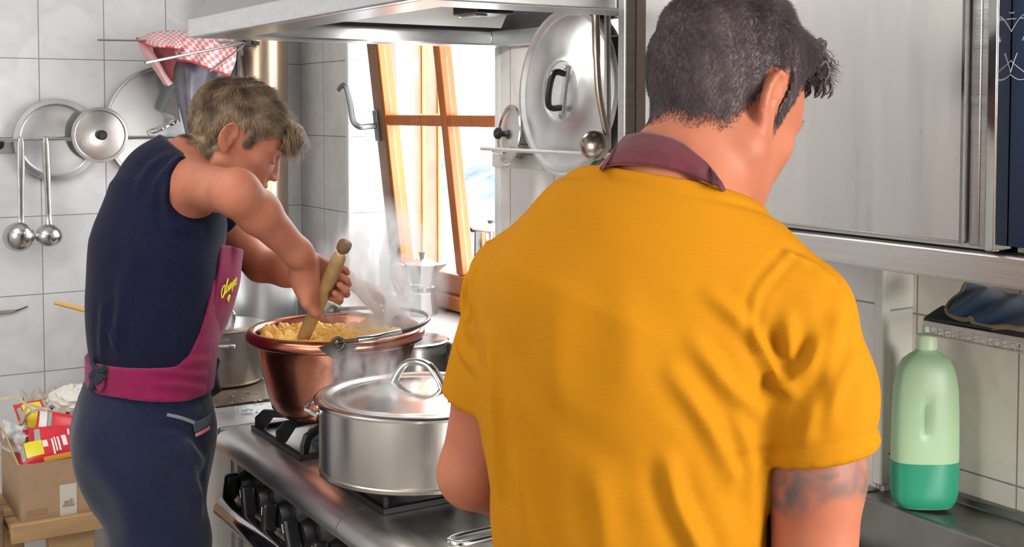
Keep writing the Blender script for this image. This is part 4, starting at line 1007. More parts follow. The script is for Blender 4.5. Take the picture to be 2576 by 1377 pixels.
for (lx_, ly_, wy) in ((kx1 - 0.04, at(180, 1366, x=kx1)[1], 0.06), (BX0, BY1 + 0.02, 0.03), (BX0, BY0 + 0.02, 0.03)):
    MB().box((lx_, ly_ - wy, 0.0), (lx_ + 0.05, ly_ + wy, pz1 - 0.019)).build('leg', M_PINEC, crt, bevel=0.003)

# packets, egg tray, straw, cling film, sheep-white wool
M_RED = mat('red_packet', (0.72, 0.03, 0.045), 0.3, noise=0.1, nscale=20, bump=0.3, bscale=25)
M_YEL = mat('yellow_panel', (0.85, 0.74, 0.03), 0.3, bump=0.2, bscale=30)
M_WHI = mat('white_print', (0.86, 0.85, 0.83), 0.4)
M_GRN = mat('barcode_green', (0.33, 0.45, 0.40), 0.4)
M_ORG = mat('orange_side', (0.80, 0.38, 0.06), 0.35, bump=0.2, bscale=30)


def packet(label, p0, p1, h, tk, prints=(), seed=0):
    """pillow pack from p0 to p1 (centre line), height h, thickness tk, lying with its face towards the room"""
    p0, p1 = np.array(p0), np.array(p1)
    L = np.linalg.norm(p1 - p0); ux = (p1 - p0) / L
    nz_ = np.array([0.72, -0.25, 0.66]); nz_ -= ux * (nz_ @ ux); nz_ /= np.linalg.norm(nz_)
    uy = np.cross(nz_, ux)
    r_ = np.random.RandomState(seed)
    nu, nv = 25, 13
    def surf(u, v, s):
        w_ = (1 - abs(2 * u - 1) ** 3.5) ** 0.5 * (1 - abs(2 * v - 1) ** 3) ** 0.5
        wr = 0.0012 * math.sin(u * 40 + seed + v * 6) * (1 - w_)
        return p0 + ux * L * u + uy * h * (v - 0.5) + nz_ * (s * tk / 2 * w_ + wr)
    V = [surf(i / (nu - 1), j / (nv - 1), 1) for j in range(nv) for i in range(nu)] + [surf(i / (nu - 1), j / (nv - 1), -1) for j in range(nv) for i in range(nu)]
    N = nu * nv; F = []
    for j in range(nv - 1):
        for i in range(nu - 1):
            q = j * nu + i; F += [(q, q + 1, q + nu + 1, q + nu), (N + q + nu, N + q + nu + 1, N + q + 1, N + q)]
    ring = [i for i in range(nu)] + [j * nu + nu - 1 for j in range(1, nv)] + [(nv - 1) * nu + i for i in range(nu - 2, -1, -1)] + [j * nu for j in range(nv - 2, 0, -1)]
    for k in range(len(ring)):
        a1, a2 = ring[k], ring[(k + 1) % len(ring)]; F.append((a2, a1, N + a1, N + a2))
    o = link_mesh('grocery_packet', V, F, M_RED, None, True, 0, (p0 + p1) / 2)
    tag(o, label, 'packet')
    for nm, u0, u1, v0, v1, mm in prints:
        VV = []; m_ = 8
        for j in range(m_ + 1):
            for i in range(m_ + 1):
                VV.append(surf(u0 + (u1 - u0) * i / m_, v0 + (v1 - v0) * j / m_, 1) + nz_ * 0.0007)
        q_ = link_mesh(nm, VV, [(j * (m_ + 1) + i, j * (m_ + 1) + i + 1, (j + 1) * (m_ + 1) + i + 1, (j + 1) * (m_ + 1) + i) for j in range(m_) for i in range(m_)], mm, o, True, 0)
    return o


XP = kx1 - 0.03
packet('red packet with big yellow panel lying lowest and frontmost in the carton', at(46, 1152, x=XP), at(235, 1112, x=XP), 0.075, 0.045,
       (('yellow_panel', .09, .32, .28, .97, M_YEL), ('barcode', .03, .08, .2, .85, M_GRN), ('white_tag', .325, .39, .55, .85, M_WHI), ('lettering', .44, .465, .2, .85, M_WHI), ('lettering', .48, .50, .3, .95, M_WHI), ('lettering', .52, .545, .3, .9, M_WHI), ('white_seal', .58, .64, .45, .95, M_WHI), ('orange_side', .3, .95, .02, .17, M_ORG)), 1)
packet('red packet with a barcode on its end above the frontmost packet', at(72, 1105, x=XP - 0.06), at(240, 1095, x=XP - 0.06), 0.07, 0.04,
       (('barcode', .07, .15, .2, .8, M_GRN), ('lettering', .55, .58, .3, .7, M_WHI), ('lettering', .62, .65, .3, .7, M_WHI)), 2)
packet('crumpled red packet with a white end at the top of the pile', at(92, 1062, x=XP - 0.10), at(240, 1088, x=XP - 0.11), 0.08, 0.045,
       (('white_end', .02, .13, .1, .9, M_WHI), ('barcode', .14, .2, .3, .85, M_GRN)), 3)
packet('red packet with yellow panel leaning upright at the back of the carton', at(45, 1058, x=XP - 0.16), at(118, 1042, x=XP - 0.17), 0.105, 0.04,
       (('yellow_panel', .2, .85, .05, .85, M_YEL), ('barcode', .04, .16, .1, .8, M_GRN)), 4)

# egg tray: moulded pulp with cone peaks
et = MB()
ec = at(150, 1048, x=-3.70)
nx_, ny_ = 41, 61
V = []; F = []
for j in range(ny_):
    for i in range(nx_):
        u_, v_ = i / (nx_ - 1), j / (ny_ - 1)
        z = 0.022 * (math.cos(u_ * 2 * math.pi * 4) * 0.5 + 0.5) * (math.cos(v_ * 2 * math.pi * 5) * 0.5 + 0.5) - 0.012 * (1 - math.cos(u_ * 2 * math.pi * 4)) * (1 - math.cos(v_ * 2 * math.pi * 5)) * 0.5
        V.append(ec + np.array([-0.10 + 0.2 * u_, -0.09 + 0.23 * v_, 0.035 * u_ * -1 + z + 0.03 + 0.02]))
F = [(j * nx_ + i, j * nx_ + i + 1, (j + 1) * nx_ + i + 1, (j + 1) * nx_ + i) for j in range(ny_ - 1) for i in range(nx_ - 1)]
eo = link_mesh('egg_tray', V, F, mat('grey_paper_pulp', (0.58, 0.52, 0.44), 0.9, noise=0.2, nscale=30), None, True, 0, ec)
md = eo.modifiers.new('solidify', 'SOLIDIFY'); md.thickness = 0.0025
tag(eo, 'empty grey pulp egg tray leaning behind the red packets', 'egg tray')
wr_ = np.random.RandomState(9)
wc = at(188, 1000, x=-3.70)
V, F, _ = (None, None, None)
u_, v_ = np.meshgrid(np.linspace(0, 2 * np.pi * 27 / 28, 28), np.linspace(0.02, np.pi - 0.02, 16))
rad = 1 + 0.10 * np.abs(np.sin(4.5 * u_ + 5 * v_)) - 0.12 * np.abs(np.sin(7 * v_ - 3 * u_)) + 0.07 * np.abs(np.sin(9 * u_ + 8 * v_)) + wr_.uniform(-.05, .05, u_.shape)
V = np.stack([wc[0] + 0.07 * rad * np.cos(u_) * np.sin(v_), wc[1] + 0.075 * rad * np.sin(u_) * np.sin(v_), wc[2] - 0.01 + 0.045 * rad * np.cos(v_)], -1).reshape(-1, 3)
F = [(j * 28 + i, (j + 1) * 28 + i, (j + 1) * 28 + (i + 1) % 28, j * 28 + (i + 1) % 28) for j in range(15) for i in range(28)]
wo = link_mesh('crumpled_paper', V, F, mat('crumpled_white_paper', (0.82, 0.80, 0.74), 0.8), None, False, 0, wc)
tag(wo, 'ball of crumpled white paper beside the egg tray', 'paper')
M_STRAW = mat('pale_raffia', (0.74, 0.63, 0.48), 0.6, noise=0.2, nscale=40)
for k, (lab, pts) in enumerate((('longest raffia strip arching off to the wall from the carton', ((-10, 1012), (20, 1002), (42, 1000), (62, 1016), (90, 1040))),
                                ('raffia strip looped over the yellow panel at the back', ((56, 1060), (64, 1030), (76, 1020), (100, 1026), (120, 1030))),
                                ('short raffia strip bent across the crumpled red packet', ((50, 1066), (70, 1044), (90, 1032), (122, 1033))))):
    P = spline([at(px, py, x=XP - 0.10 - 0.02 * k + 0.012 * i) for i, (px, py) in enumerate(pts)], 6)
    o = MB().tube(P, [0.006 - 0.003 * i / len(P) for i in range(len(P))], 6, sx=0.25).build('raffia_strip', M_STRAW, loc=P[0])
    tag(o, lab, 'raffia strip', 'raffia strips in the carton')
pf_ = bpy.data.materials.new('cling_film'); pf_.use_nodes = True
b_n = pf_.node_tree.nodes['Principled BSDF']; b_n.inputs['Base Color'].default_value = (0.9, 0.92, 0.93, 1); b_n.inputs['Roughness'].default_value = 0.12; b_n.inputs['Alpha'].default_value = 0.42
rows = []
for j in range(7):
    rows.append([at(6 + 11 * i + wr_.uniform(-4, 4), 1058 + 12 * j + wr_.uniform(-4, 4) + 3 * i, x=XP - 0.01 + wr_.uniform(-0.02, 0.02)) for i in range(6)])
fo = sheet('plastic_wrap', rows, pf_, None, 0.0006, 4, 4, loc=rows[3][3])
tag(fo, 'crumpled clear plastic wrap spilling over the end of the carton', 'plastic wrap')

# ------------------------------------------------------------------ right: bottle, wire shelf, blue cloth
BC = at(2324, 1272, y=1.612); BC[2] = LZ + 0.0045
bt = thing('detergent_bottle', 'tall translucent green detergent bottle on the steel ledge', 'bottle', BC)
M_BOT = mat('frosted_green_plastic', (0.47, 0.68, 0.42), 0.4, sss=0.0, trans=0.25)
M_LIQ = mat('green_liquid', (0.025, 0.26, 0.15), 0.3, spec=0.4)
pxm = 1.0 / (FPX / ((BC - CAM) @ FW))
bpf = [(0, 0), (0.80, 0), (0.93, 0.010), (0.985, 0.024), (1.0, 0.05), (1.0, 0.10), (0.985, 0.16), (0.95, 0.20), (0.91, 0.213), (0.90, 0.218), (0.84, 0.232), (0.70, 0.248), (0.50, 0.257), (0.34, 0.262), (0.30, 0.266), (0, 0.266)]
hs = (1283 - 886) * pxm / 0.266
W_ = 83 * pxm
Mb = np.stack([RT * 1.0, DH, np.array([0, 0, 1.0])], 1)
def bot(mb, prof, sx=1.0):
    V, F, = [], []
    seg = 64
    rows = []
    for r_, h in prof:
        if r_ < 1e-6: rows.append([len(V)]); V.append(BC + np.array([0, 0, h * hs])); continue
        rows.append(list(range(len(V), len(V) + seg)))
        for k in range(seg):
            th = 2 * math.pi * k / seg
            c, s = math.cos(th), math.sin(th)
            e_ = 2 / 2.6
            x = W_ * r_ * abs(c) ** e_ * (1 if c > 0 else -1); y = W_ * 0.58 * r_ * abs(s) ** e_ * (1 if s > 0 else -1)
            # moulded grip dent on the face towards the room
            dx, dz = (x + 0.15 * W_) / (0.13 * W_), (h * hs - 0.150) / 0.036
            if s < 0 and dx * dx + dz * dz < 1 and 0.1 < h < 0.2: y += 0.008 * (1 - dx * dx - dz * dz)
            V.append(BC + Mb @ np.array([x, y, h * hs]))
    for A, B in zip(rows[:-1], rows[1:]):
        for k in range(seg):
            k2 = (k + 1) % seg
            if len(A) == 1: F.append((A[0], B[k2], B[k]))
            elif len(B) == 1: F.append((A[k], A[k2], B[0]))
            else: F.append((A[k], A[k2], B[k2], B[k]))
    return mb.add(V, F)
def refine(p):
    out = []
    for (r0, h0), (r1, h1) in zip(p[:-1], p[1:]):
        k_ = max(1, int(abs(h1 - h0) / 0.006))
        out += [(r0 + (r1 - r0) * i / k_, h0 + (h1 - h0) * i / k_) for i in range(k_)]
    return out + [p[-1]]
bot(MB(), refine(bpf)).build('bottle_body', M_BOT, bt, angle=50)
lq = [(0, 0.0006), (0.81, 0.0006), (0.94, 0.010), (0.995, 0.024), (1.010, 0.05), (1.010, 0.078), (0, 0.0781)]
bot(MB(), lq).build('liquid', M_LIQ, bt, angle=50)
M_CAP = mat('pale_green_cap', (0.62, 0.80, 0.56), 0.4)
cz_ = 0.266 * hs
cpz = MB().lathe([(0, cz_ + 0.0003), (26 * pxm, cz_ + 0.0003), (26 * pxm, cz_ + 0.020), (23 * pxm, cz_ + 0.0235), (0, cz_ + 0.0235)], BC, 40).build('cap', M_CAP, bt, angle=40)
MB().lathe([(0, cz_ + 0.024), (11 * pxm, cz_ + 0.024), (12 * pxm, cz_ + 0.036), (10 * pxm, cz_ + 0.038), (0, cz_ + 0.038)], BC, 32).build('nozzle', M_CAP, cpz, angle=40)

z0s = at(2321, 806, y=1.52)
ws_ = thing('wire_shelf', 'small white wire shelf fixed to the recessed tiled wall', 'shelf', (z0s[0] + 0.2, 1.6, z0s[2]))
M_WSH = mat('stained_white_metal', (0.66, 0.63, 0.60), 0.4, noise=0.15, nscale=30)
sx0, sx1, sz1, sz0 = z0s[0], z0s[0] + 0.55, z0s[2], z0s[2] - 0.0225
MB().box((sx0, 1.52, sz1 - 0.008), (sx1, 1.523, sz1)).build('front_strip', M_WSH, ws_, bevel=0.0006)
MB().box((sx0, 1.519, sz0), (sx1, 1.523, sz0 + 0.003)).build('lower_rail', M_WSH, ws_, bevel=0.0006)
k = 0
xx = sx0
while xx < sx0 + 0.24:
    MB().box((xx, 1.5195, sz0 + 0.0031), (xx + 0.002, 1.5225, sz1 - 0.0081)).build('upright', M_WSH, ws_); xx += 0.0125
MB().box((sx0, 1.5235, sz1 - 0.004), (sx1, YR - 0.001, sz1 - 0.002)).build('deck', mat('shelf_deck', (0.10, 0.11, 0.13), 0.5), ws_)
xx = sx0 + 0.001
while xx < sx0 + 0.26:
    MB().tube([(xx, 1.524, sz0 + 0.001), (xx, YR - 0.002, sz0 + 0.001)], 0.0012, 6).build('floor_wire', M_WSH, ws_); xx += 0.025
M_BLUE = mat('blue_cleaning_cloth', (0.045, 0.14, 0.33), 0.95, sheen=0.3, bump=0.15, bscale=900, noise=0.25, nscale=60)
def Y(px, py, y): return at(px, py, y=y)
rowsE = [[Y(2432, 712, 1.66), Y(2470, 722, 1.66), Y(2520, 738, 1.66), Y(2580, 748, 1.66), Y(2680, 760, 1.66)],
         [Y(2418, 738, 1.62), Y(2460, 745, 1.61), Y(2515, 760, 1.60), Y(2580, 775, 1.60), Y(2680, 790, 1.60)],
         [Y(2386, 768, 1.58), Y(2440, 785, 1.565), Y(2500, 795, 1.56), Y(2580, 805, 1.555), Y(2680, 815, 1.555)],
         [Y(2384, 790, 1.56), Y(2432, 806, 1.545), Y(2490, 822, 1.535), Y(2580, 826, 1.53), Y(2680, 838, 1.53)]]
bc = sheet('cleaning_cloth', rowsE, M_BLUE, None, 0.006, 7, 7, lambda u, v: np.array([0, -1, 0.4]) * 0.004 * math.sin(u * 19 + v * 7), loc=Y(2450, 800, 1.6))
tag(bc, 'folded blue cleaning cloth with tan edging on the wire shelf', 'cloth')
ed = [Y(2432, 712, 1.655), Y(2419, 737, 1.615), Y(2400, 752, 1.60), Y(2384, 770, 1.577), Y(2383, 785, 1.56), Y(2405, 800, 1.55), Y(2432, 806, 1.54), Y(2442, 802, 1.54), Y(2452, 814, 1.535), Y(2490, 824, 1.53), Y(2530, 822, 1.528), Y(2580, 830, 1.525), Y(2680, 842, 1.525)]
MB().tube(spline(ed, 6), 0.0042, 8, sx=0.8).build('edging', mat('tan_edging', (0.42, 0.34, 0.20), 0.9, bump=0.5, bscale=300), bc)
rowsF = [[Y(2370, 772, 1.62), Y(2400, 776, 1.61), Y(2440, 800, 1.60), Y(2500, 815, 1.60)], [Y(2345, 788, 1.575), Y(2385, 798, 1.57), Y(2440, 812, 1.56), Y(2500, 822, 1.56)], [Y(2324, 803, 1.53), Y(2380, 812, 1.526), Y(2440, 820, 1.526), Y(2500, 830, 1.526)]]
dk = sheet('dish_cloth', rowsF, mat('dark_grey_cloth', (0.06, 0.075, 0.09), 0.95, bump=0.6, bscale=500), None, 0.004, 7, 7, loc=Y(2380, 806, 1.56))
tag(dk, 'dark grey cloth flattened under the blue one on the shelf', 'cloth')

# ------------------------------------------------------------------ people: smooth solids grown on a grid
class SDF:
    def __init__(s, lo, hi, cell):
        s.c = cell; s.lo = np.array(lo, float); s.n = np.ceil((np.array(hi, float) - s.lo) / cell).astype(int) + 1
        s.D = np.full(tuple(s.n), 0.2, np.float32)

    def sub(s, lo, hi):
        a = np.clip(np.floor((np.array(lo) - s.lo) / s.c).astype(int), 0, s.n); b = np.clip(np.ceil((np.array(hi) - s.lo) / s.c).astype(int) + 1, 0, s.n)
        if (b <= a).any(): return None
        sl = tuple(slice(i, j) for i, j in zip(a, b))
        ax = [(s.lo[i] + s.c * np.arange(a[i], b[i])).astype(np.float32) for i in range(3)]
        return sl, np.meshgrid(*ax, indexing='ij')

    def put(s, sl, d, k, mode):
        A = s.D[sl]; d = d.astype(np.float32)
        if mode == 'add':
            if k > 0:
                h = np.clip(0.5 + 0.5 * (A - d) / k, 0, 1); s.D[sl] = A * (1 - h) + d * h - k * h * (1 - h)
            else: s.D[sl] = np.minimum(A, d)
        else:
            if k > 0:
                d = -d; h = np.clip(0.5 - 0.5 * (A - d) / k, 0, 1); s.D[sl] = A * (1 - h) + d * h + k * h * (1 - h)
            else: s.D[sl] = np.maximum(A, -d)

    def cone(s, a, b, ra, rb, k=0.015, flat=None, mode='add'):
        a, b = np.array(a, float), np.array(b, float); R = max(ra, rb) + k + 3 * s.c + 0.012
        if flat is not None: R *= 1.0
        q = s.sub(np.minimum(a, b) - R, np.maximum(a, b) + R)
        if q is None: return s
        sl, (X, Y, Z) = q
        ab = b - a; L2 = max(ab @ ab, 1e-9)
        px, py, pz = X - a[0], Y - a[1], Z - a[2]
        h = np.clip((px * ab[0] + py * ab[1] + pz * ab[2]) / L2, 0, 1)
        wx, wy, wz = px - h * ab[0], py - h * ab[1], pz - h * ab[2]
        sc = 1.0
        if flat is not None:
            nrm, sc = np.array(flat[0], float), flat[1]; nrm = nrm / np.linalg.norm(nrm)
            e = (wx * nrm[0] + wy * nrm[1] + wz * nrm[2]) * (1 / sc - 1)
            wx, wy, wz = wx + e * nrm[0], wy + e * nrm[1], wz + e * nrm[2]
        d = (np.sqrt(wx * wx + wy * wy + wz * wz) - (ra + h * (rb - ra)))
        if sc < 1: d = d * (sc + (1 - sc) * 0.35)
        s.put(sl, d, k, mode); return s

    def chain(s, pts, rs, k=0.012, flat=None, mode='add'):
        for i in range(len(pts) - 1): s.cone(pts[i], pts[i + 1], rs[i], rs[i + 1], k, flat, mode)
        return s

    def ell(s, c, r, M=None, k=0.015, mode='add'):
        c = np.array(c, float); r = np.array(r, float); M = np.eye(3) if M is None else np.array(M)
        R = max(r) + k + 3 * s.c
        q = s.sub(c - R, c + R)
        if q is None: return s
        sl, (X, Y, Z) = q
        X, Y, Z = X - c[0], Y - c[1], Z - c[2]
        u = (X * M[0, 0] + Y * M[1, 0] + Z * M[2, 0]) / r[0]; v = (X * M[0, 1] + Y * M[1, 1] + Z * M[2, 1]) / r[1]; w = (X * M[0, 2] + Y * M[1, 2] + Z * M[2, 2]) / r[2]
        k0 = np.sqrt(u * u + v * v + w * w); k1 = np.sqrt((u / r[0]) ** 2 + (v / r[1]) ** 2 + (w / r[2]) ** 2)
        d = k0 * (k0 - 1) / np.maximum(k1, 1e-6)
        s.put(sl, d, k, mode); return s

    def field(s, f, k=0.0, mode='cut'):
        """cut away where f > 0 (f in metres)"""
        ax = [(s.lo[i] + s.c * np.arange(s.n[i])).astype(np.float32) for i in range(3)]
        X, Y, Z = np.meshgrid(*ax, indexing='ij')
        d = f(X, Y, Z).astype(np.float32)
        if k > 0:
            A = s.D; h = np.clip(0.5 - 0.5 * (A - d) / k, 0, 1); s.D = A * (1 - h) + d * h + k * h * (1 - h)
        else: s.D = np.maximum(s.D, d)
        return s

    def mesh(s, smooth=2):
        D = s.D.copy()
        for ax in range(3):
            for e in (0, -1):
                ix = [slice(None)] * 3; ix[ax] = e; D[tuple(ix)] = np.maximum(D[tuple(ix)], 1e-3)
        neg = D < 0
        n = D.shape
        cnt = np.zeros((n[0] - 1, n[1] - 1, n[2] - 1), np.int8)
        for i in (0, 1):
            for j in (0, 1):
                for k in (0, 1): cnt += neg[i:n[0] - 1 + i, j:n[1] - 1 + j, k:n[2] - 1 + k]
        act = np.argwhere((cnt > 0) & (cnt < 8))
        idx = np.full(cnt.shape, -1, np.int32); idx[tuple(act.T)] = np.arange(len(act))
        P = np.zeros((len(act), 3)); Wt = np.zeros(len(act))
        cor = [(i, j, k) for i in (0, 1) for j in (0, 1) for k in (0, 1)]
        vals = {c: D[act[:, 0] + c[0], act[:, 1] + c[1], act[:, 2] + c[2]] for c in cor}
        for c in cor:
            for ax in range(3):
                if c[ax] == 0:
                    e = list(c); e[ax] = 1; e = tuple(e)
                    v0, v1 = vals[c], vals[e]; m = (v0 < 0) != (v1 < 0)
                    t = np.where(m, v0 / np.where(np.abs(v0 - v1) < 1e-9, 1e-9, v0 - v1), 0)
                    q = np.tile(np.array(c, float), (len(act), 1)); q[:, ax] += t
                    P += q * m[:, None]; Wt += m
        P = P / np.maximum(Wt, 1)[:, None] + act
        V = s.lo + P * s.c
        quads = []
        for ax in range(3):
            b1, b2 = [(1, 2), (2, 0), (0, 1)][ax]
            lo_ = [slice(0, n[i]) for i in range(3)]
            A = [slice(None)] * 3; B = [slice(None)] * 3
            A[ax] = slice(0, n[ax] - 1); B[ax] = slice(1, n[ax])
            ch = neg[tuple(A)] != neg[tuple(B)]
            e = np.argwhere(ch)
            e = e[(e[:, b1] > 0) & (e[:, b2] > 0) & (e[:, b1] < n[b1] - 1) & (e[:, b2] < n[b2] - 1)]
            sgn = neg[tuple(A)][tuple(e.T)]
            o1 = np.zeros(3, int); o1[b1] = 1; o2 = np.zeros(3, int); o2[b2] = 1
            q = np.stack([idx[tuple((e - o1 - o2).T)], idx[tuple((e - o2).T)], idx[tuple(e.T)], idx[tuple((e - o1).T)]], 1)
            q[~sgn] = q[~sgn][:, ::-1]
            quads.append(q)
        Q = np.concatenate(quads)
        for _ in range(smooth): V = lap(V, Q, 0.5)
        return V, Q


def lap(V, Q, w):
    acc = np.zeros_like(V); c = np.zeros(len(V))
    for i in range(4):
        a, b = Q[:, i], Q[:, (i + 1) % 4]
        np.add.at(acc, a, V[b]); np.add.at(acc, b, V[a]); np.add.at(c, a, 1); np.add.at(c, b, 1)
    return V * (1 - w) + w * acc / np.maximum(c, 1)[:, None]


def normals(V, Q):
    N = np.cross(V[Q[:, 2]] - V[Q[:, 0]], V[Q[:, 3]] - V[Q[:, 1]])
    out = np.zeros_like(V)
    for i in range(4): np.add.at(out, Q[:, i], N)
    return out / np.maximum(np.linalg.norm(out, axis=1), 1e-12)[:, None]


def biggest(V, Q):
    """keep only the largest connected piece"""
    lab = np.arange(len(V))
    while True:
        old = lab.copy()
        m = lab[Q].min(1)
        for i in range(4): np.minimum.at(lab, Q[:, i], m)
        lab = lab[lab]
        if (lab == old).all(): break
    u, c = np.unique(lab[Q[:, 0]], return_counts=True)
    kq = lab[Q[:, 0]] == u[c.argmax()]
    Q = Q[kq]; used = np.unique(Q); mp = np.full(len(V), -1); mp[used] = np.arange(len(used))
    return V[used], mp[Q]


def np_mesh(name, V, Q, m, parent=None, loc=None, attr=None):
    base = WL[parent.name] if parent is not None else np.array(loc, float)
    me = bpy.data.meshes.new(name)
    me.vertices.add(len(V)); me.vertices.foreach_set('co', (V - base).astype(np.float32).ravel())
    k = Q.shape[1]
    me.loops.add(Q.size); me.loops.foreach_set('vertex_index', Q.astype(np.int32).ravel())
    me.polygons.add(len(Q)); me.polygons.foreach_set('loop_start', np.arange(len(Q), dtype=np.int32) * k)
    me.polygons.foreach_set('use_smooth', np.ones(len(Q), bool))
    if attr is not None:
        for an, av in attr.items():
            a = me.attributes.new(an, 'FLOAT', 'POINT'); a.data.foreach_set('value', av.astype(np.float32))
    me.update(calc_edges=True); me.validate()
    if m is not None: me.materials.append(m)
    o = bpy.data.objects.new(name, me); COL.objects.link(o)
    if parent is not None: o.parent = parent
    else: o.location = tuple(base)
    WL[o.name] = base
    return o


def strands(name, roots, dirs, lens, rad, m, parent, bend=None, nseg=4, curl=0.0, seed=0, frizz=0.15):
    """hair: one thin tapering three sided tube per root"""
    r = np.random.RandomState(seed)
    n = len(roots); ns = nseg + 1
    d = dirs / np.linalg.norm(dirs, axis=1)[:, None]
    rnd = r.normal(size=(n, 3)) * frizz
    P = np.zeros((ns, n, 3)); P[0] = roots; cur = d + rnd * 0.4
    ph = r.uniform(0, 6.28, n)
    for i in range(1, ns):
        cur = cur / np.linalg.norm(cur, axis=1)[:, None]
        P[i] = P[i - 1] + cur * (lens / nseg)[:, None]
        if bend is not None: cur = cur + bend / nseg
        cur = cur + rnd * 0.25
        if curl:
            a = np.cross(cur, [0.3, 0.2, 0.9]); a /= np.maximum(np.linalg.norm(a, axis=1), 1e-6)[:, None]; b = np.cross(cur, a)
            t = ph + i * 1.3
            cur = cur + curl * (a * np.cos(t)[:, None] + b * np.sin(t)[:, None])
    V = np.zeros((ns, n, 3, 3)); a = np.cross(d, [0.31, 0.5, 0.81]); a /= np.linalg.norm(a, axis=1)[:, None]; b = np.cross(d, a)
    for i in range(ns):
        rr = rad * (1 - 0.75 * i / nseg)
        for k in range(3):
            V[i, :, k] = P[i] + rr * (a * math.cos(2.094 * k) + b * math.sin(2.094 * k))
    V = V.transpose(1, 0, 2, 3).reshape(-1, 3)
    base = (np.arange(n) * ns * 3)[:, None]
    q = []
    for i in range(nseg):
        for k in range(3):
            k2 = (k + 1) % 3
            q.append([i * 3 + k, i * 3 + k2, (i + 1) * 3 + k2, (i + 1) * 3 + k])
    Q = (base[:, None, :] + np.array(q)[None, :, :]).reshape(-1, 4)
    return np_mesh(name, V, Q, m, parent)


def seg_dist(V, poly):
    """distance of every vertex to a 3D polyline and the position along it (0..1)"""
    P = np.array(poly, float); best = np.full(len(V), 9.0); tt = np.zeros(len(V)); n = len(P) - 1
    for i in range(n):
        ab = P[i + 1] - P[i]; h = np.clip(((V - P[i]) @ ab) / (ab @ ab), 0, 1)
        d = np.linalg.norm(V - P[i] - h[:, None] * ab, axis=1)
        m = d < best; best[m] = d[m]; tt[m] = (i + h[m]) / n
    return best, tt


def head(S, O, M, sc=1.0, flare=(22, 22)):
    """head with a face. O = centre between the ears, M columns = right, forward, up"""
    T = lambda x, y, z: np.array(O) + M @ (np.array([x, y, z]) * sc)
    k = sc
    S.ell(T(0, -0.012, 0.038), np.array([0.0745, 0.097, 0.088]) * k, M, 0.02)
    S.ell(T(0, 0.03, -0.02), np.array([0.062, 0.070, 0.085]) * k, M, 0.02)
    S.ell(T(0, 0.052, 0.03), np.array([0.058, 0.045, 0.055]) * k, M, 0.02)
    for sx in (-1, 1):
        S.cone(T(sx * 0.056, -0.012, -0.050), T(sx * 0.020, 0.070, -0.098), 0.020 * k, 0.018 * k, 0.02)       # jaw
        S.ell(T(sx * 0.042, 0.052, -0.018), np.array([0.020, 0.020, 0.016]) * k, M, 0.015)                    # cheek
        S.cone(T(sx * 0.012, 0.091, 0.018), T(sx * 0.044, 0.076, 0.018), 0.009 * k, 0.008 * k, 0.010)          # brow
        S.ell(T(sx * 0.031, 0.094, 0.001), np.array([0.016, 0.012, 0.010]) * k, M, 0.010, 'cut')              # eye socket
        S.ell(T(sx * 0.031, 0.079, -0.001), np.array([0.0135, 0.0125, 0.0115]) * k, M, 0.003)                  # eyelid ball
        S.cone(T(sx * 0.020, 0.0905, -0.006), T(sx * 0.042, 0.0855, -0.006), 0.0022 * k, 0.002 * k, 0.003)       # lower lid
        S.ell(T(sx * 0.0125, 0.101, -0.036), np.array([0.008, 0.009, 0.007]) * k, M, 0.005)                   # nostril wing
        # ear: rim, hollow, lobe
        fl_ = flare[0 if sx > 0 else 1]
        E = T(sx * 0.0745, -0.024 if fl_ > 8 else -0.008, 0.0)
        Re = M @ np.array(Matrix.Rotation(math.radians(fl_ * sx), 3, 'Z') @ Matrix.Rotation(math.radians(2), 3, 'X'))
        S.ell(E, np.array([0.0075, 0.019, 0.032]) * k, Re, 0.006)
        S.ell(E + Re @ np.array([sx * 0.008, 0.003, 0.006]) * k, np.array([0.006, 0.0115, 0.019]) * k, Re, 0.004, 'cut')
        S.ell(E + Re @ np.array([sx * 0.008, 0.006, -0.004]) * k, np.array([0.008, 0.007, 0.009]) * k, Re, 0.003, 'cut')
        rim = [E + Re @ np.array([sx * (0.004 + 0.003 * math.sin(a)), -0.0175 * math.cos(a) - 0.001, 0.004 + 0.0275 * math.sin(a)]) * k for a in np.linspace(-0.9, 3.0, 12)]
        S.chain(rim, [0.0032 * k] * 12, 0.003)
        S.ell(E + Re @ np.array([sx * 0.003, 0.009, 0.0]) * k, np.array([0.004, 0.004, 0.008]) * k, Re, 0.004)   # tragus
        S.ell(E + Re @ np.array([0, 0.006, -0.027]) * k, np.array([0.0055, 0.0075, 0.0095]) * k, Re, 0.006)      # lobe
    S.chain([T(0, 0.090, 0.012), T(0, 0.100, -0.012), T(0, 0.109, -0.034)], [0.008 * k, 0.0085 * k, 0.0100 * k], 0.008)   # nose
    S.ell(T(0, 0.085, -0.062), np.array([0.028, 0.016, 0.024]) * k, M, 0.012)                                   # mouth mound
    S.chain([T(-0.024, 0.086, -0.062), T(-0.008, 0.0985, -0.058), T(0.008, 0.0985, -0.058), T(0.024, 0.086, -0.062)], [0.003 * k, 0.0052 * k, 0.0052 * k, 0.003 * k], 0.004)
    S.chain([T(-0.022, 0.085, -0.070), T(0, 0.0965, -0.073), T(0.022, 0.085, -0.070)], [0.003 * k, 0.0062 * k, 0.003 * k], 0.004)
    S.chain([T(-0.026, 0.087, -0.0655), T(0, 0.104, -0.0655), T(0.026, 0.087, -0.0655)], [0.0016 * k, 0.0022 * k, 0.0016 * k], 0.002, None, 'cut')
    S.ell(T(0, 0.076, -0.101), np.array([0.020, 0.018, 0.016]) * k, M, 0.014)                                   # chin
    return T


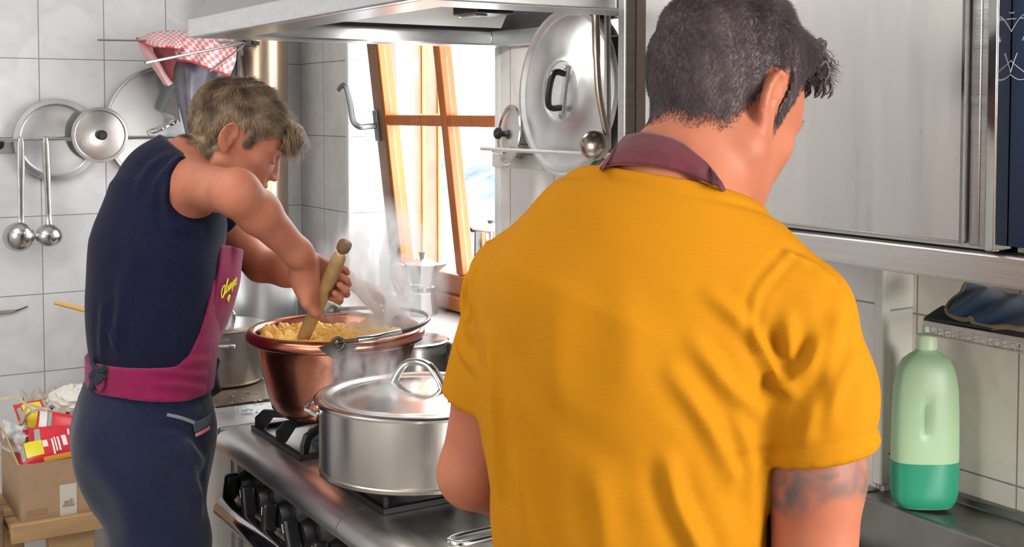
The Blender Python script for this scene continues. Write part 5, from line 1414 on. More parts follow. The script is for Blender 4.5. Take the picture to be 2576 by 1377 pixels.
def hand(S, W, K, nrm, thumbside, curls, spread=0.3, sc=1.0, thumb=None):
    """W wrist, K middle knuckle, nrm = back-of-hand normal, thumbside = direction of the thumb side; curls = per finger list of three bend angles"""
    W, K = np.array(W, float), np.array(K, float)
    f = K - W; L = np.linalg.norm(f); f /= L
    t = np.array(thumbside, float); t -= f * (t @ f); t /= np.linalg.norm(t)
    n_ = np.cross(t, f); n_ = n_ if n_ @ np.array(nrm) > 0 else -n_
    S.cone(W + f * 0.012, K - f * 0.012, 0.025 * sc, 0.034 * sc, 0.012, (n_, 0.5))
    S.cone(W + f * 0.03 + t * 0.018, K - f * 0.01 + t * 0.022, 0.015 * sc, 0.013 * sc, 0.009)
    S.cone(W + f * 0.03 - t * 0.014, K - f * 0.014 - t * 0.024, 0.015 * sc, 0.012 * sc, 0.009)
    lens = ((0.041, 0.025, 0.020), (0.046, 0.029, 0.021), (0.042, 0.027, 0.020), (0.033, 0.020, 0.018))
    for i in range(4):
        o_ = 0.030 - 0.0205 * i
        p = K + t * o_ * sc - f * (0.0, -0.003, 0.002, 0.010)[i] + n_ * 0.002
        d0 = f + t * (0.03 - 0.02 * i) * spread * 4; d0 /= np.linalg.norm(d0)
        ang = 0; r_ = (0.0092, 0.0095, 0.0088, 0.0078)[i] * sc
        S.cone(p - f * 0.03, p, r_ * 0.9, r_ * 1.08, 0.008)
        for j in range(3):
            ang += curls[i][j]
            dd = d0 * math.cos(ang) - n_ * math.sin(ang)
            q = p + dd * lens[i][j] * sc
            S.cone(p, q, r_ * (1.0 - 0.08 * j), r_ * (0.94 - 0.08 * j), 0.0035)
            p = q
    tb = thumb or [W + f * 0.028 + t * 0.028, W + f * 0.055 + t * 0.050 - n_ * 0.012, W + f * 0.085 + t * 0.054 - n_ * 0.022, W + f * 0.108 + t * 0.048 - n_ * 0.03]
    S.chain(tb, [0.015 * sc, 0.0115 * sc, 0.0105 * sc, 0.0082 * sc], 0.007)
    return f, t, n_


def skin_mat(name, col, red, stub=None):
    m = mat(name, col, 0.55, noise=0.0, sss=0.12, spec=0.28, bump=0.08, bscale=260, col2=red, nscale=16)
    return m


def fabric(name, col, col2, stretch, nscale=60, sheen=0.15, bump=0.25, bscale=500, rough=0.85, spec=0.15):
    return mat(name, col, rough, col2=col2, nscale=nscale, stretch=stretch, sheen=sheen, bump=bump, bscale=bscale, spec=spec)


def N_(v):
    v = np.array(v, float); return v / np.linalg.norm(v)

Z3 = np.array([0, 0, 1.0])


def PX(V):
    d = (V - CAM) @ FW
    return CX + FPX * ((V - CAM) @ RT) / d, CY - FPX * ((V - CAM) @ UP) / d, d


def onsurf(V, px, py, tol=9):
    """the visible surface point of a mesh near a pixel of the photograph, used to find where a crease starts"""
    x, y, d = PX(V)
    e = np.hypot(x - px, y - py)
    m = np.where(e < max(tol, e.min() * 1.05))[0]
    return V[m[d[m].argmin()]]


def crease(V, N, pts, amp, wid, valley=0.6, side=None, taper=True):
    """raise a rounded fold along a line drawn on the cloth, with a hollow beside it"""
    P = spline([onsurf(V, *p) for p in pts], 5)
    d, t = seg_dist(V, P)
    a = amp * np.exp(-(d / wid) ** 2)
    if valley: a = a - valley * amp * np.exp(-((d - 2.0 * wid) / (1.1 * wid)) ** 2)
    if taper: a = a * np.sqrt(np.clip(np.sin(np.pi * np.clip(0.04 + 0.92 * t, 0, 1)), 0, 1))
    return V + N * a[:, None]


def cutplane(S, p, n, k=0.0):
    n = N_(n); p = np.array(p)
    S.field(lambda X, Y, Z: (X - p[0]) * n[0] + (Y - p[1]) * n[1] + (Z - p[2]) * n[2], k)


def hair(name, V, Q, O, M, region, thick, m, parent, count, length, rad, flow, seed, frizz=0.2, curl=0.0, nseg=4, sc=1.0, lumps=None, capedge=0.010):
    """scalp cap grown from the head's own surface plus strands; region(local) > 0 where hair grows"""
    Nn = normals(V, Q)
    loc = (V - np.array(O)) @ M / sc
    g = region(loc)
    near = np.linalg.norm(loc - np.array([0, -0.005, 0.02]), axis=1) < 0.1135
    ear = (np.abs(loc[:, 0]) > 0.0735) & (np.abs(loc[:, 2]) < 0.036) & (np.abs(loc[:, 1] + 0.020) < 0.030)
    r = np.random.RandomState(seed)

    def grown(g0):
        ok = (g > g0) & near & ~ear
        Qk = Q[ok[Q].all(1)]
        used = np.unique(Qk); mp = np.full(len(V), -1); mp[used] = np.arange(len(used))
        gv = np.clip((g[used] - capedge) / 0.02, 0, 1)
        th = thick(loc[used]) * gv
        if lumps is not None: th = th + lumps(loc[used]) * gv
        return V[used] + Nn[used] * (th + 0.0004)[:, None], mp[Qk], np.clip(g[used] / 0.025, 0, 1)
    Vr, Qr, gr = grown(0.0)
    Vc, Qc, _ = grown(capedge)
    A = np.linalg.norm(np.cross(Vr[Qr[:, 2]] - Vr[Qr[:, 0]], Vr[Qr[:, 3]] - Vr[Qr[:, 1]]), axis=1)
    w = A * (0.08 + 0.92 * gr[Qr].mean(1))
    pick = r.choice(len(Qr), count, p=w / w.sum())
    a, b = r.rand(count, 1), r.rand(count, 1)
    c = Vr[Qr[pick]]
    roots = (c[:, 0] * (1 - a) + c[:, 1] * a) * (1 - b) + (c[:, 3] * (1 - a) + c[:, 2] * a) * b
    Np = normals(Vr, Qr); nr = Np[Qr[pick, 0]]
    lr = (roots - np.array(O)) @ M / sc
    fl, ln, lift_ = flow(lr, nr, r)
    fl = fl - nr * (fl * nr).sum(1)[:, None]
    fl = fl / np.maximum(np.linalg.norm(fl, axis=1), 1e-6)[:, None] + nr * lift_
    gg = np.clip(region(lr) / 0.02, 0.1, 1)
    s = strands(name + '_tmp', roots - nr * 0.0008, fl, ln * (0.35 + 0.65 * gg), rad, None, parent, nseg=nseg, curl=curl, seed=seed, frizz=frizz, bend=np.array([0, 0, -0.25]))
    me = s.data
    sv = np.zeros(len(me.vertices) * 3); me.vertices.foreach_get('co', sv); sv = sv.reshape(-1, 3) + WL[parent.name]
    nq = len(me.polygons); sq = np.zeros(nq * 4, int); me.loops.foreach_get('vertex_index', sq)
    bpy.data.objects.remove(s); bpy.data.meshes.remove(me)
    return np_mesh(name, np.concatenate([Vc, sv]), np.concatenate([Qc, sq.reshape(-1, 4) + len(Vc)]), m, parent)


# ================================================================== the man in the yellow shirt
u1, n1 = np.array([0.80, 0.60, 0]), np.array([-0.60, 0.80, 0])
hf = N_(math.cos(math.radians(45)) * DH + math.sin(math.radians(45)) * RT)
ph_ = math.radians(26)
hfw = hf * math.cos(ph_) - Z3 * math.sin(ph_); hup = Z3 * math.cos(ph_) + hf * math.sin(ph_)
HM1 = np.stack([np.cross(hfw, hup), hfw, hup], 1)
HO1 = at(1818, 276, d=1.300)
HS1 = 0.96
C7 = at(1662, 505, d=1.245)
Lsh, Rsh = at(1308, 722, d=1.315), at(2008, 790, d=1.195)
Lel, Rel = at(1188, 1192, d=1.345), at(2046, 1470, d=1.195)
Lwr = Lel + 0.245 * N_(0.80 * n1 + 0.40 * u1 - 0.42 * Z3); Rwr = Rel + 0.24 * N_(0.95 * n1 - 0.12 * u1 - 0.20 * Z3)
TC = [at(1572, 1640, d=1.25), at(1574, 1230, d=1.25), at(1572, 990, d=1.25), at(1590, 810, d=1.252), at(1650, 680, d=1.255)]

M_SKIN1 = skin_mat('warm_skin', (0.35, 0.125, 0.068), (0.31, 0.098, 0.055))
S = SDF((-1.50, 0.40, 0.93), (-0.62, 1.36, 1.86), 0.0038)
S.chain(TC, [0.118, 0.116, 0.128, 0.135, 0.110], 0.03, (n1, 0.72))
S.cone(TC[4], C7, 0.085, 0.062, 0.04)
S.cone(C7 + n1 * 0.02 + (0, 0, -0.02), HO1 + HM1 @ np.array([0, -0.018, -0.045]), 0.064, 0.058, 0.03)
S.cone(C7 + (0, 0, -0.04), Lsh, 0.040, 0.038, 0.03); S.cone(C7 + (0, 0, -0.04), Rsh, 0.040, 0.038, 0.03)
S.cone(C7 + n1 * 0.03 + u1 * 0.02, HO1 + HM1 @ np.array([0.045, -0.01, -0.045]), 0.028, 0.020, 0.03)
head(S, HO1, HM1, HS1, (16, 2))
S.chain([Lsh, Lsh * .5 + Lel * .5, Lel], [0.045, 0.044, 0.0365], 0.02)
S.chain([Lel, Lel * .65 + Lwr * .35, Lwr], [0.0365, 0.041, 0.027], 0.015)
S.chain([Rsh, at(2054, 1190, d=1.192), Rel], [0.046, 0.0445, 0.041], 0.02)
S.chain([Rel, Rel * .65 + Rwr * .35, Rwr], [0.041, 0.042, 0.027], 0.015)
cur = [[0.5, 0.7, 0.4], [0.55, 0.75, 0.4], [0.6, 0.8, 0.45], [0.65, 0.8, 0.5]]
fw_ = N_(Lwr - Lel); hand(S, Lwr, Lwr + fw_ * 0.09, Z3, u1, cur, sc=0.98)
fw_ = N_(Rwr - Rel); hand(S, Rwr, Rwr + fw_ * 0.09, Z3, -u1, cur, sc=0.98)
V, Q = biggest(*S.mesh(1))
# tattoo: mask stored on the skin of the right upper arm
B1 = np_mesh('person', V, Q, M_SKIN1, None, (TC[0][0], TC[0][1], 0.0))
tag(B1, 'person in a mustard yellow t-shirt with short dark hair turned away under the steel cupboard', 'person')
body1V, body1Q = V, Q

m = M_SKIN1; nt = m.node_tree; nn = nt.nodes; L_ = nt.links; bs = nn['Principled BSDF']
at_ = nn.new('ShaderNodeAttribute'); at_.attribute_name = 'tattoo'
tcn = nn.new('ShaderNodeTexCoord'); tn = nn.new('ShaderNodeTexNoise'); tn.inputs['Scale'].default_value = 26; tn.inputs['Detail'].default_value = 7; tn.inputs['Distortion'].default_value = 1.2
L_.new(tcn.outputs['Object'], tn.inputs['Vector'])
tr_ = nn.new('ShaderNodeValToRGB'); tr_.color_ramp.elements[0].position = 0.38; tr_.color_ramp.elements[0].color = (0.95, 0.95, 0.95, 1); tr_.color_ramp.elements[1].position = 0.68; tr_.color_ramp.elements[1].color = (0.12, 0.12, 0.12, 1)
L_.new(tn.outputs['Fac'], tr_.inputs['Fac'])
mu = nn.new('ShaderNodeMath'); mu.operation = 'MULTIPLY'; L_.new(tr_.outputs['Color'], mu.inputs[0]); L_.new(at_.outputs['Fac'], mu.inputs[1])
mxn = nn.new('ShaderNodeMix'); mxn.data_type = 'RGBA'; mxn.inputs[7].default_value = (0.075, 0.065, 0.07, 1)
src = bs.inputs['Base Color'].links[0].from_socket
L_.new(mu.outputs[0], mxn.inputs[0]); L_.new(src, mxn.inputs[6]); L_.new(mxn.outputs[2], bs.inputs['Base Color'])
px_, py_, dd_ = PX(V)
dA, tA = seg_dist(V, [Rsh, Rel])
zz = tA
wob = 0.045 * np.sin((px_ - 1935) / 38.0)
tat = np.clip((zz - 0.40) / 0.05, 0, 1) * np.clip((0.695 + wob - zz) / 0.04, 0, 1) * (dA < 0.065) * (V @ u1 > (Rsh @ u1 - 0.09))
a = B1.data.attributes.new('tattoo', 'FLOAT', 'POINT'); a.data.foreach_set('value', tat.astype(np.float32))

# hair
M_HAIR1 = mat('dark_brown_hair', (0.100, 0.074, 0.078), 0.6, noise=0.5, nscale=18, col2=(0.05, 0.036, 0.042), spec=0.35)


def reg1(l):
    x, y, z = np.abs(l[:, 0]), l[:, 1], l[:, 2]
    back = z + 0.052 - 0.6 * np.clip(y + 0.04, 0, 1) * 0
    low = np.where(y < -0.055, -0.058, np.where(y < -0.008, -0.058 + (y + 0.055) / 0.047 * 0.092, 0.034))
    low = np.where((y > 0.002) & (y < 0.024) & (x > 0.045), -0.034 + np.abs(y - 0.012) * 2.0, low)
    low = np.where(y >= 0.030, 0.030 + (y - 0.030) * 0.9, low)
    low = np.where((x < 0.055) & (y > 0.05), 0.066, low)
    low = low + 0.003 * np.sin(l[:, 0] * 130 + y * 60)
    return z - low


def flow1(l, nr, r):
    front = np.clip((l[:, 1] - 0.03) / 0.05, 0, 1) * np.clip((l[:, 2] - 0.05) / 0.03, 0, 1)
    top = np.clip((l[:, 2] - 0.06) / 0.06, 0, 1)
    dn = -HM1[:, 2][None, :] * (1 - top)[:, None] * 0.9 + HM1[:, 1][None, :] * top[:, None] * 0.7
    d = dn + r.normal(size=nr.shape) * 0.25
    return d, 0.005 + 0.006 * top + 0.010 * front + 0.002 * r.rand(len(l)), (0.45 + 0.6 * front)[:, None]


hair('hair', V, Q, HO1, HM1, reg1, lambda l: 0.0035 + 0.012 * np.clip((l[:, 2] - 0.05) / 0.07, 0, 1) + 0.020 * np.clip((l[:, 1] - 0.02) / 0.05, 0, 1) * np.clip((l[:, 2] - 0.055) / 0.03, 0, 1), M_HAIR1, B1, 60000, 0.01, 0.00024, flow1, 3, frizz=0.22, nseg=3, sc=HS1, capedge=0.016,
     lumps=lambda l: 0.0025 * np.sin(l[:, 0] * 130 + l[:, 1] * 60) * np.sin(l[:, 2] * 110 + l[:, 1] * 90))
# wavy locks falling over the forehead
r = np.random.RandomState(5)
H1 = lambda x, y, z: HO1 + HM1 @ (np.array([x, y, z]) * HS1)
mbl = MB()
for i in range(104):
    x0_ = -0.046 + 0.098 * (i % 26) / 25 + r.uniform(-.004, .004); lay_ = (i // 26) * 0.75
    z0_, y0_ = 0.118 - 0.013 * lay_, 0.066 + 0.012 * lay_
    ln_ = r.uniform(0.35, 0.8); sw = r.uniform(-0.010, 0.010); cu = r.uniform(0.006, 0.012)
    P = spline([H1(x0_, y0_, z0_ - 0.004), H1(x0_ + sw * .3, y0_ + 0.018 * ln_, z0_ + 0.008), H1(x0_ + sw, y0_ + 0.034 * ln_, z0_ + 0.003), H1(x0_ + sw * 1.2, y0_ + 0.043 * ln_, z0_ - 0.005), H1(x0_ + sw, y0_ + 0.040 * ln_, z0_ - 0.012), H1(x0_ + sw * .6, y0_ + 0.033 * ln_ + cu * .3, z0_ - 0.015)], 4)
    k_ = len(P); mbl.tube(P, [0.0023 * (1 - (j / (k_ - 1)) ** 2 * 0.85) for j in range(k_)], 7, sx=1.3)
mbl.build('forelock_hair', M_HAIR1, B1)
nC = 2200
lc_ = np.stack([r.uniform(-0.048, 0.056, nC), r.uniform(0.078, 0.112, nC), r.uniform(0.084, 0.120, nC)], 1) * HS1
strands('forelock_hair', HO1 + lc_ @ HM1.T, (HM1[:, 1] * 0.8 - HM1[:, 2] * 0.3)[None, :] + r.normal(size=(nC, 3)) * 0.35, 0.012 + 0.010 * r.rand(nC), 0.0004, M_HAIR1, B1, nseg=8, curl=0.45, seed=6, frizz=0.1)
# eyebrow
r = np.random.RandomState(8); nC = 260
for sx in (1, -1):
    tt = r.rand(nC)
    lb_ = np.stack([sx * (0.014 + 0.036 * tt), 0.1005 - 0.021 * tt ** 1.5, 0.021 + 0.004 * np.sin(tt * 3) + r.normal(size=nC) * 0.0016], 1) * HS1
    strands('eyebrow_hair', HO1 + lb_ @ HM1.T, (HM1 @ np.array([sx * 1.0, 0.1, 0.25]))[None, :] + r.normal(size=(nC, 3)) * 0.2, np.full(nC, 0.0045), 0.0003, M_HAIR1, B1, nseg=2, seed=9)

# t-shirt
M_TEE = fabric('mustard_jersey', (0.36, 0.147, 0.004), (0.34, 0.136, 0.0035), (1.0, 1.0, 22), nscale=55, sheen=0.0, bump=0.12, bscale=240, spec=0.08)
S = SDF((-1.40, 0.50, 0.97), (-0.68, 1.12, 1.64), 0.0036)
S.chain(TC, [0.140, 0.137, 0.149, 0.154, 0.120], 0.03, (n1, 0.745))
S.cone(at(1420, 740, d=1.258), at(1860, 770, d=1.208), 0.060, 0.060, 0.05)
DT = S.D.copy()
for pr_s, rs in (([at(1522, 592, d=1.275), at(1415, 658, d=1.295), Lsh], [0.046, 0.044, 0.050]), ([at(1745, 600, d=1.235), at(1885, 685, d=1.215), Rsh], [0.050, 0.047, 0.052])):
    S.chain(pr_s, rs, 0.03)
S.cone(at(1510, 570, d=1.255), at(1750, 600, d=1.225), 0.052, 0.052, 0.04)
S.cone(C7 + (0, 0, -0.02), C7 + (0, 0, 0.05) + n1 * 0.015, 0.070, 0.066, 0.03)
LH, RH = at(1226, 1010, d=1.338), at(2064, 1142, d=1.19)
S.chain([Lsh, LH + (LH - Lsh) * 0.2], [0.053, 0.0535], 0.022)
S.chain([Rsh, Rsh * .5 + RH * .5 + u1 * 0.006, RH + (RH - Rsh) * 0.15], [0.054, 0.056, 0.0565], 0.018)
# openings: sleeves, neck, hem
S.field(lambda X, Y, Z: np.minimum(np.minimum((X - LH[0]) * -0.25 + (Y - LH[1]) * -0.1 - (Z - LH[2]) * 0.96, DT - 0.003), LH[2] + 0.1 - Z))
ra_ = N_(N_(RH - Rsh) + RT * 0.03)
S.field(lambda X, Y, Z: np.minimum(np.minimum((X - RH[0]) * ra_[0] + (Y - RH[1]) * ra_[1] + (Z - RH[2]) * ra_[2], DT - 0.003), ((X - RH[0]) * u1[0] + (Y - RH[1]) * u1[1]) + 0.075))
q0, q1, q2 = at(1478, 424, d=1.275), at(1645, 434, d=1.172), at(1835, 486, d=1.225)
nk = np.cross(q1 - q0, q2 - q0); nk = nk if nk[2] > 0 else -nk
cutplane(S, q1, nk, 0.004)
S.field(lambda X, Y, Z: 0.985 - Z)
V, Q = biggest(*S.mesh(2))
N0 = normals(V, Q)
for pts, amp, wid in (
        (((1790, 733), (1846, 783), (1903, 842)), 0.0030, 0.009), (((1900, 850), (1931, 911), (1958, 958), (1978, 985)), 0.0055, 0.008),
        (((2070, 855), (2026, 922), (1986, 982)), 0.0055, 0.009), (((1974, 797), (1981, 890), (1986, 960)), 0.0042, 0.009),
        (((1697, 953), (1761, 1038), (1818, 1124), (1862, 1215)), 0.0040, 0.011), (((1754, 854), (1832, 960), (1910, 1040)), 0.0034, 0.010),
        (((1676, 1170), (1704, 1265), (1752, 1377), (1775, 1430)), 0.0055, 0.011), (((1860, 1060), (1888, 1160), (1900, 1300)), 0.0035, 0.010),
        (((1500, 1200), (1512, 1290), (1522, 1400)), 0.0022, 0.014), (((1226, 850), (1234, 967), (1243, 1110), (1250, 1230)), 0.0028, 0.011),
        (((1300, 1150), (1310, 1260), (1330, 1390)), 0.0020, 0.014), (((2115, 760), (2095, 880), (2070, 980)), 0.0032, 0.010), (((2140, 900), (2110, 985), (2080, 1060)), 0.0030, 0.009),
        (((1990, 640), (2040, 660), (2090, 700)), 0.0022, 0.007), (((1960, 620), (2010, 655), (2070, 700)), 0.0016, 0.006), (((2050, 1000), (2035, 1060), (2020, 1110)), 0.0022, 0.008),
        (((1175, 690), (1160, 760), (1172, 850)), 0.0035, 0.008), (((1150, 820), (1160, 880), (1185, 930)), 0.0025, 0.008), (((1560, 720), (1580, 840), (1570, 980)), 0.0014, 0.02), (((1400, 760), (1390, 900), (1400, 1040)), 0.0016, 0.02)):
    V = crease(V, N0, pts, amp * 1.9, wid * 0.82, 0.3)
# armhole seam, hem stitch lines and neck rib
for pts, amp, wid in ((((1985, 632), (1931, 698), (1906, 755), (1902, 826), (1912, 885)), 0.0030, 0.0038), (((1210, 590), (1196, 660), (1180, 720), (1172, 800)), 0.0024, 0.0038)):
    V = crease(V, N0, pts, amp, wid, 0.5, taper=False)
hR = (V - RH) @ ra_
near = np.linalg.norm(V - RH, axis=1) < 0.11
V = V - N0 * (0.0022 * np.exp(-((hR + 0.020) / 0.0034) ** 2) * near)[:, None] + N0 * (0.0016 * np.exp(-((hR + 0.006) / 0.007) ** 2) * near)[:, None]
hN = (V - q1) @ N_(nk)
V = V - N0 * (0.0022 * np.exp(-((hN + 0.0135) / 0.0034) ** 2))[:, None]
rs_ = np.random.RandomState(2)
V = V + N0 * (0.0011 * np.sin(V @ np.array([41, -33, 25.]) + 2 * np.sin(V @ np.array([17, 12, 30.]))))[:, None]
V = lap(V, Q, 0.25)
np_mesh('t_shirt', V, Q, M_TEE, B1)
all1 = np.concatenate([V, body1V]); ax1, ay1, ad1 = PX(all1)


def lay(px, py, lift):
    """a point resting on the neck or shirt"""
    m_ = np.hypot(ax1 - px, ay1 - py) < 11
    return at(px, py, d=ad1[m_].min() - lift) if m_.any() else None



# apron: neck strap over the collar, bib in front
M_AP1 = fabric('burgundy_cotton', (0.095, 0.018, 0.026), (0.075, 0.013, 0.02), (1, 1, 1), nscale=80, bump=0.3, bscale=900)
up_ = [(1526, 425, 1.34), (1540, 390, 1.31), (1569, 347, 1.268), (1593, 338, 1.236), (1631, 334, 1.208), (1676, 342, 1.195), (1714, 359, 1.194), (1752, 389, 1.202), (1786, 420, 1.220), (1820, 470, 1.250), (1845, 540, 1.33)]
lo_ = [(1512, 440, 1.335), (1511, 428, 1.295), (1516, 420, 1.247), (1556, 414, 1.206), (1612, 414, 1.178), (1676, 423, 1.166), (1725, 436, 1.168), (1767, 453, 1.182), (1792, 464, 1.208), (1816, 478, 1.24), (1838, 548, 1.32)]
nE = len(up_)


def edge(P, i, lift):
    q = lay(P[i][0], P[i][1], lift) if 0 < i < nE - 1 else None
    return at(P[i][0], P[i][1], d=P[i][2]) if q is None else q


rU = [edge(up_, i, 0.004) for i in range(nE)]; rL = [edge(lo_, i, 0.004) for i in range(nE)]
md_ = [((a[0] + b[0]) / 2, (a[1] + b[1]) / 2, (a[2] + b[2]) / 2 - 0.004) for a, b in zip(up_, lo_)]
rM = [edge(md_, i, 0.0055) for i in range(nE)]
sheet('neck_strap', [rU, rM, rL], M_AP1, B1, 0.0025, 5, 5)
S = SDF((-1.40, 0.60, 0.60), (-0.70, 1.15, 1.42), 0.006)
S.chain([TC[0] + (0, 0, -0.36), TC[0], TC[1], TC[2], TC[3]], [0.150, 0.146, 0.1465, 0.1575, 0.155], 0.03, (n1, 0.70))
fc_ = TC[1]
S.field(lambda X, Y, Z: 0.012 + np.clip(Z - 1.16, 0, 1) * 0.35 - ((X - fc_[0]) * n1[0] + (Y - fc_[1]) * n1[1]))
S.field(lambda X, Y, Z: Z - 1.40); S.field(lambda X, Y, Z: 0.62 - Z)
Va, Qa = biggest(*S.mesh(1))
np_mesh('apron', Va, Qa, M_AP1, B1)
# trousers and shoes, below the picture
hip = np.array([TC[0][0], TC[0][1], 0.93]) - n1 * 0.02
S = SDF((hip[0] - 0.30, hip[1] - 0.30, 0.0), (hip[0] + 0.30, hip[1] + 0.30, 1.02), 0.008)
S.cone(hip + (0, 0, 0.03), hip + (0, 0, -0.06), 0.150, 0.155, 0.03, (n1, 0.72))
for sx in (-1, 1):
    S.chain([hip + u1 * sx * 0.075 + (0, 0, -0.08), hip + u1 * sx * 0.085 + n1 * 0.02 + (0, 0, -0.46), hip + u1 * sx * 0.09 + (0, 0, -0.84)], [0.088, 0.066, 0.058], 0.03)
Vt, Qt = biggest(*S.mesh(2)); np_mesh('trousers', Vt, Qt, mat('charcoal_trousers', (0.04, 0.04, 0.045), 0.85), B1)
for sx in (-1, 1):
    a0 = hip + u1 * sx * 0.09; a0 = np.array([a0[0], a0[1], 0.0])
    S = SDF(a0 + (-0.2, -0.2, -0.0), a0 + (0.2, 0.2, 0.14), 0.006)
    S.cone(a0 + (0, 0, 0.045) - n1 * 0.03, a0 + (0, 0, 0.035) + n1 * 0.13, 0.044, 0.036, 0.02); S.cone(a0 + (0, 0, 0.05), a0 + (0, 0, 0.12), 0.045, 0.048, 0.02)
    S.field(lambda X, Y, Z: 0.003 - Z)
    Vs, Qs = biggest(*S.mesh(1)); np_mesh('shoe', Vs, Qs, M_BLACK, B1)

# ================================================================== the young cook stirring the polenta
n2 = N_(np.array([0.17, 0.985, 0])); u2 = np.array([n2[1], -n2[0], 0])
th2, ph2 = math.radians(74), math.radians(27)
hf2 = N_(math.cos(th2) * DH + math.sin(th2) * RT)
hfw2 = hf2 * math.cos(ph2) - Z3 * math.sin(ph2); hup2 = Z3 * math.cos(ph2) + hf2 * math.sin(ph2)
HM2 = np.stack([np.cross(hfw2, hup2), hfw2, hup2], 1)
HS2 = 1.06
ear2 = at(572, 345, d=2.70)
HO2 = ear2 - HM2[:, 0] * 0.0745 * HS2 + HM2[:, 1] * 0.024 * HS2
NB2 = at(462, 425, d=2.745)
RS2, RE2, RW2 = at(486, 468, d=2.60), at(594, 484, d=2.42), at(764, 652, d=2.60)
LS2 = RS2 - u2 * 0.335 + n2 * 0.04 + (0, 0, -0.03)
LE2, LW2 = at(655, 668, d=3.00), at(868, 704, d=2.93)
TB = [at(372, 1010, d=2.70), at(380, 905, d=2.70), at(388, 790, d=2.70), at(398, 650, d=2.70), at(424, 520, d=2.71), at(448, 455, d=2.73)]
M_SKIN2 = skin_mat('fair_skin', (0.45, 0.175, 0.102), (0.39, 0.13, 0.08))
S = SDF((-3.22, 0.52, 0.84), (-2.14, 1.42, 1.80), 0.0042)
S.chain(TB, [0.138, 0.135, 0.142, 0.150, 0.138, 0.085], 0.03, (n2, 0.72))
S.cone(TB[5], NB2, 0.068, 0.057, 0.03)
S.cone(NB2, HO2 + HM2 @ np.array([0, -0.02, -0.05]), 0.059, 0.055, 0.03)
S.cone(NB2 + (0, 0, -0.03), RS2 + (0, 0, -0.01), 0.045, 0.040, 0.05); S.cone(NB2 + (0, 0, -0.02), LS2, 0.05, 0.048, 0.05)
head(S, HO2, HM2, HS2)
S.cone(RS2 + (RS2 - RE2) * 0.1, RE2, 0.053, 0.045, 0.05)
S.chain([RE2, RE2 * .68 + RW2 * .32 + (0, 0, 0.004), RW2 * .9 + RE2 * .1, RW2], [0.045, 0.043, 0.030, 0.027], 0.022)
S.chain([LS2, LS2 * .5 + LE2 * .5, LE2], [0.050, 0.046, 0.040], 0.02)
S.chain([LE2, LE2 * .68 + LW2 * .32, LW2], [0.040, 0.041, 0.027], 0.015)
K2 = at(832, 712, d=2.668)
hand(S, RW2, K2, FW, -Z3 + DH * 0.1, [[1.15, 1.25, 0.8], [1.2, 1.3, 0.85], [1.2, 1.35, 0.85], [1.25, 1.3, 0.8]], sc=1.0,
     thumb=[at(752, 706, d=2.615), at(770, 762, d=2.60), at(792, 786, d=2.615), at(808, 800, d=2.632)])
S.cone(at(757, 688, d=2.612), at(779, 752, d=2.628), 0.027, 0.020, 0.018)
LK2 = at(950, 742, d=2.97)
hand(S, LW2, LK2, Z3, -DH, [[0.35, 0.5, 0.4], [0.35, 0.5, 0.4], [0.4, 0.55, 0.4], [0.45, 0.55, 0.4]], sc=0.98)
V, Q = biggest(*S.mesh(1))
B2 = np_mesh('person', V, Q, M_SKIN2, None, (TB[0][0], TB[0][1], 0.0))
tag(B2, 'person in a navy t-shirt and magenta apron bending over the copper cauldron to stir', 'person')

# face: lips, lashes
M_HAIR2 = mat('dark_blond_hair', (0.46, 0.33, 0.21), 0.45, noise=0.5, nscale=26, col2=(0.12, 0.078, 0.058), spec=0.4)
T2 = lambda x, y, z: HO2 + HM2 @ (np.array([x, y, z]) * HS2)
MB().tube([T2(-0.021, 0.088, -0.0625), T2(-0.008, 0.1015, -0.0590), T2(0.008, 0.1015, -0.0590), T2(0.021, 0.088, -0.0625)], [0.002, 0.0048, 0.0048, 0.002], 8, sx=0.8).build('upper_lip', mat('lip_red', (0.45, 0.09, 0.09), 0.35, sss=0.1), B2)
MB().tube([T2(-0.019, 0.087, -0.0705), T2(0, 0.1000, -0.0735), T2(0.019, 0.087, -0.0705)], [0.002, 0.0056, 0.002], 8, sx=0.8).build('lower_lip', mat('lip_red', (0.45, 0.09, 0.09), 0.35), B2)
for sx in (1, -1):
    e = [T2(sx * (0.019 + 0.026 * t), 0.0945 - 0.006 * t - 0.0015 * (2 * t - 1) ** 2, -0.006 - 0.0025 * math.sin(t * 3.1)) for t in np.linspace(0, 1, 7)]
    MB().tube(e, [0.0006, 0.001, 0.0012, 0.0013, 0.0013, 0.0012, 0.0007], 6).build('eyelashes', mat('dark_lash', (0.03, 0.02, 0.015), 0.5), B2)
r = np.random.RandomState(18); nC = 160
for sx in (1, -1):
    tt = r.rand(nC)
    lb_ = np.stack([sx * (0.014 + 0.036 * tt), 0.1010 - 0.021 * tt ** 1.5, 0.021 + 0.004 * np.sin(tt * 3) + r.normal(size=nC) * 0.0014], 1) * HS2
    strands('eyebrow_hair', HO2 + lb_ @ HM2.T, (HM2 @ np.array([sx * 1.0, 0.1, 0.25]))[None, :] + r.normal(size=(nC, 3)) * 0.2, np.full(nC, 0.007), 0.0003, M_HAIR2, B2, nseg=2, seed=19)


def reg2(l):
    x, y, z = np.abs(l[:, 0]), l[:, 1], l[:, 2]
    low = np.where(y < -0.04, -0.066, np.where(y < 0.0, -0.066 + (y + 0.04) / 0.04 * 0.098, 0.032))
    low = np.where((y > 0.006) & (y < 0.03) & (x > 0.045), -0.008 + np.abs(y - 0.016) * 0.8, low)
    low = np.where(y >= 0.030, 0.022 + (y - 0.030) * 0.7, low)
    low = np.where((x < 0.055) & (y > 0.05), 0.050, low)
    return z - low


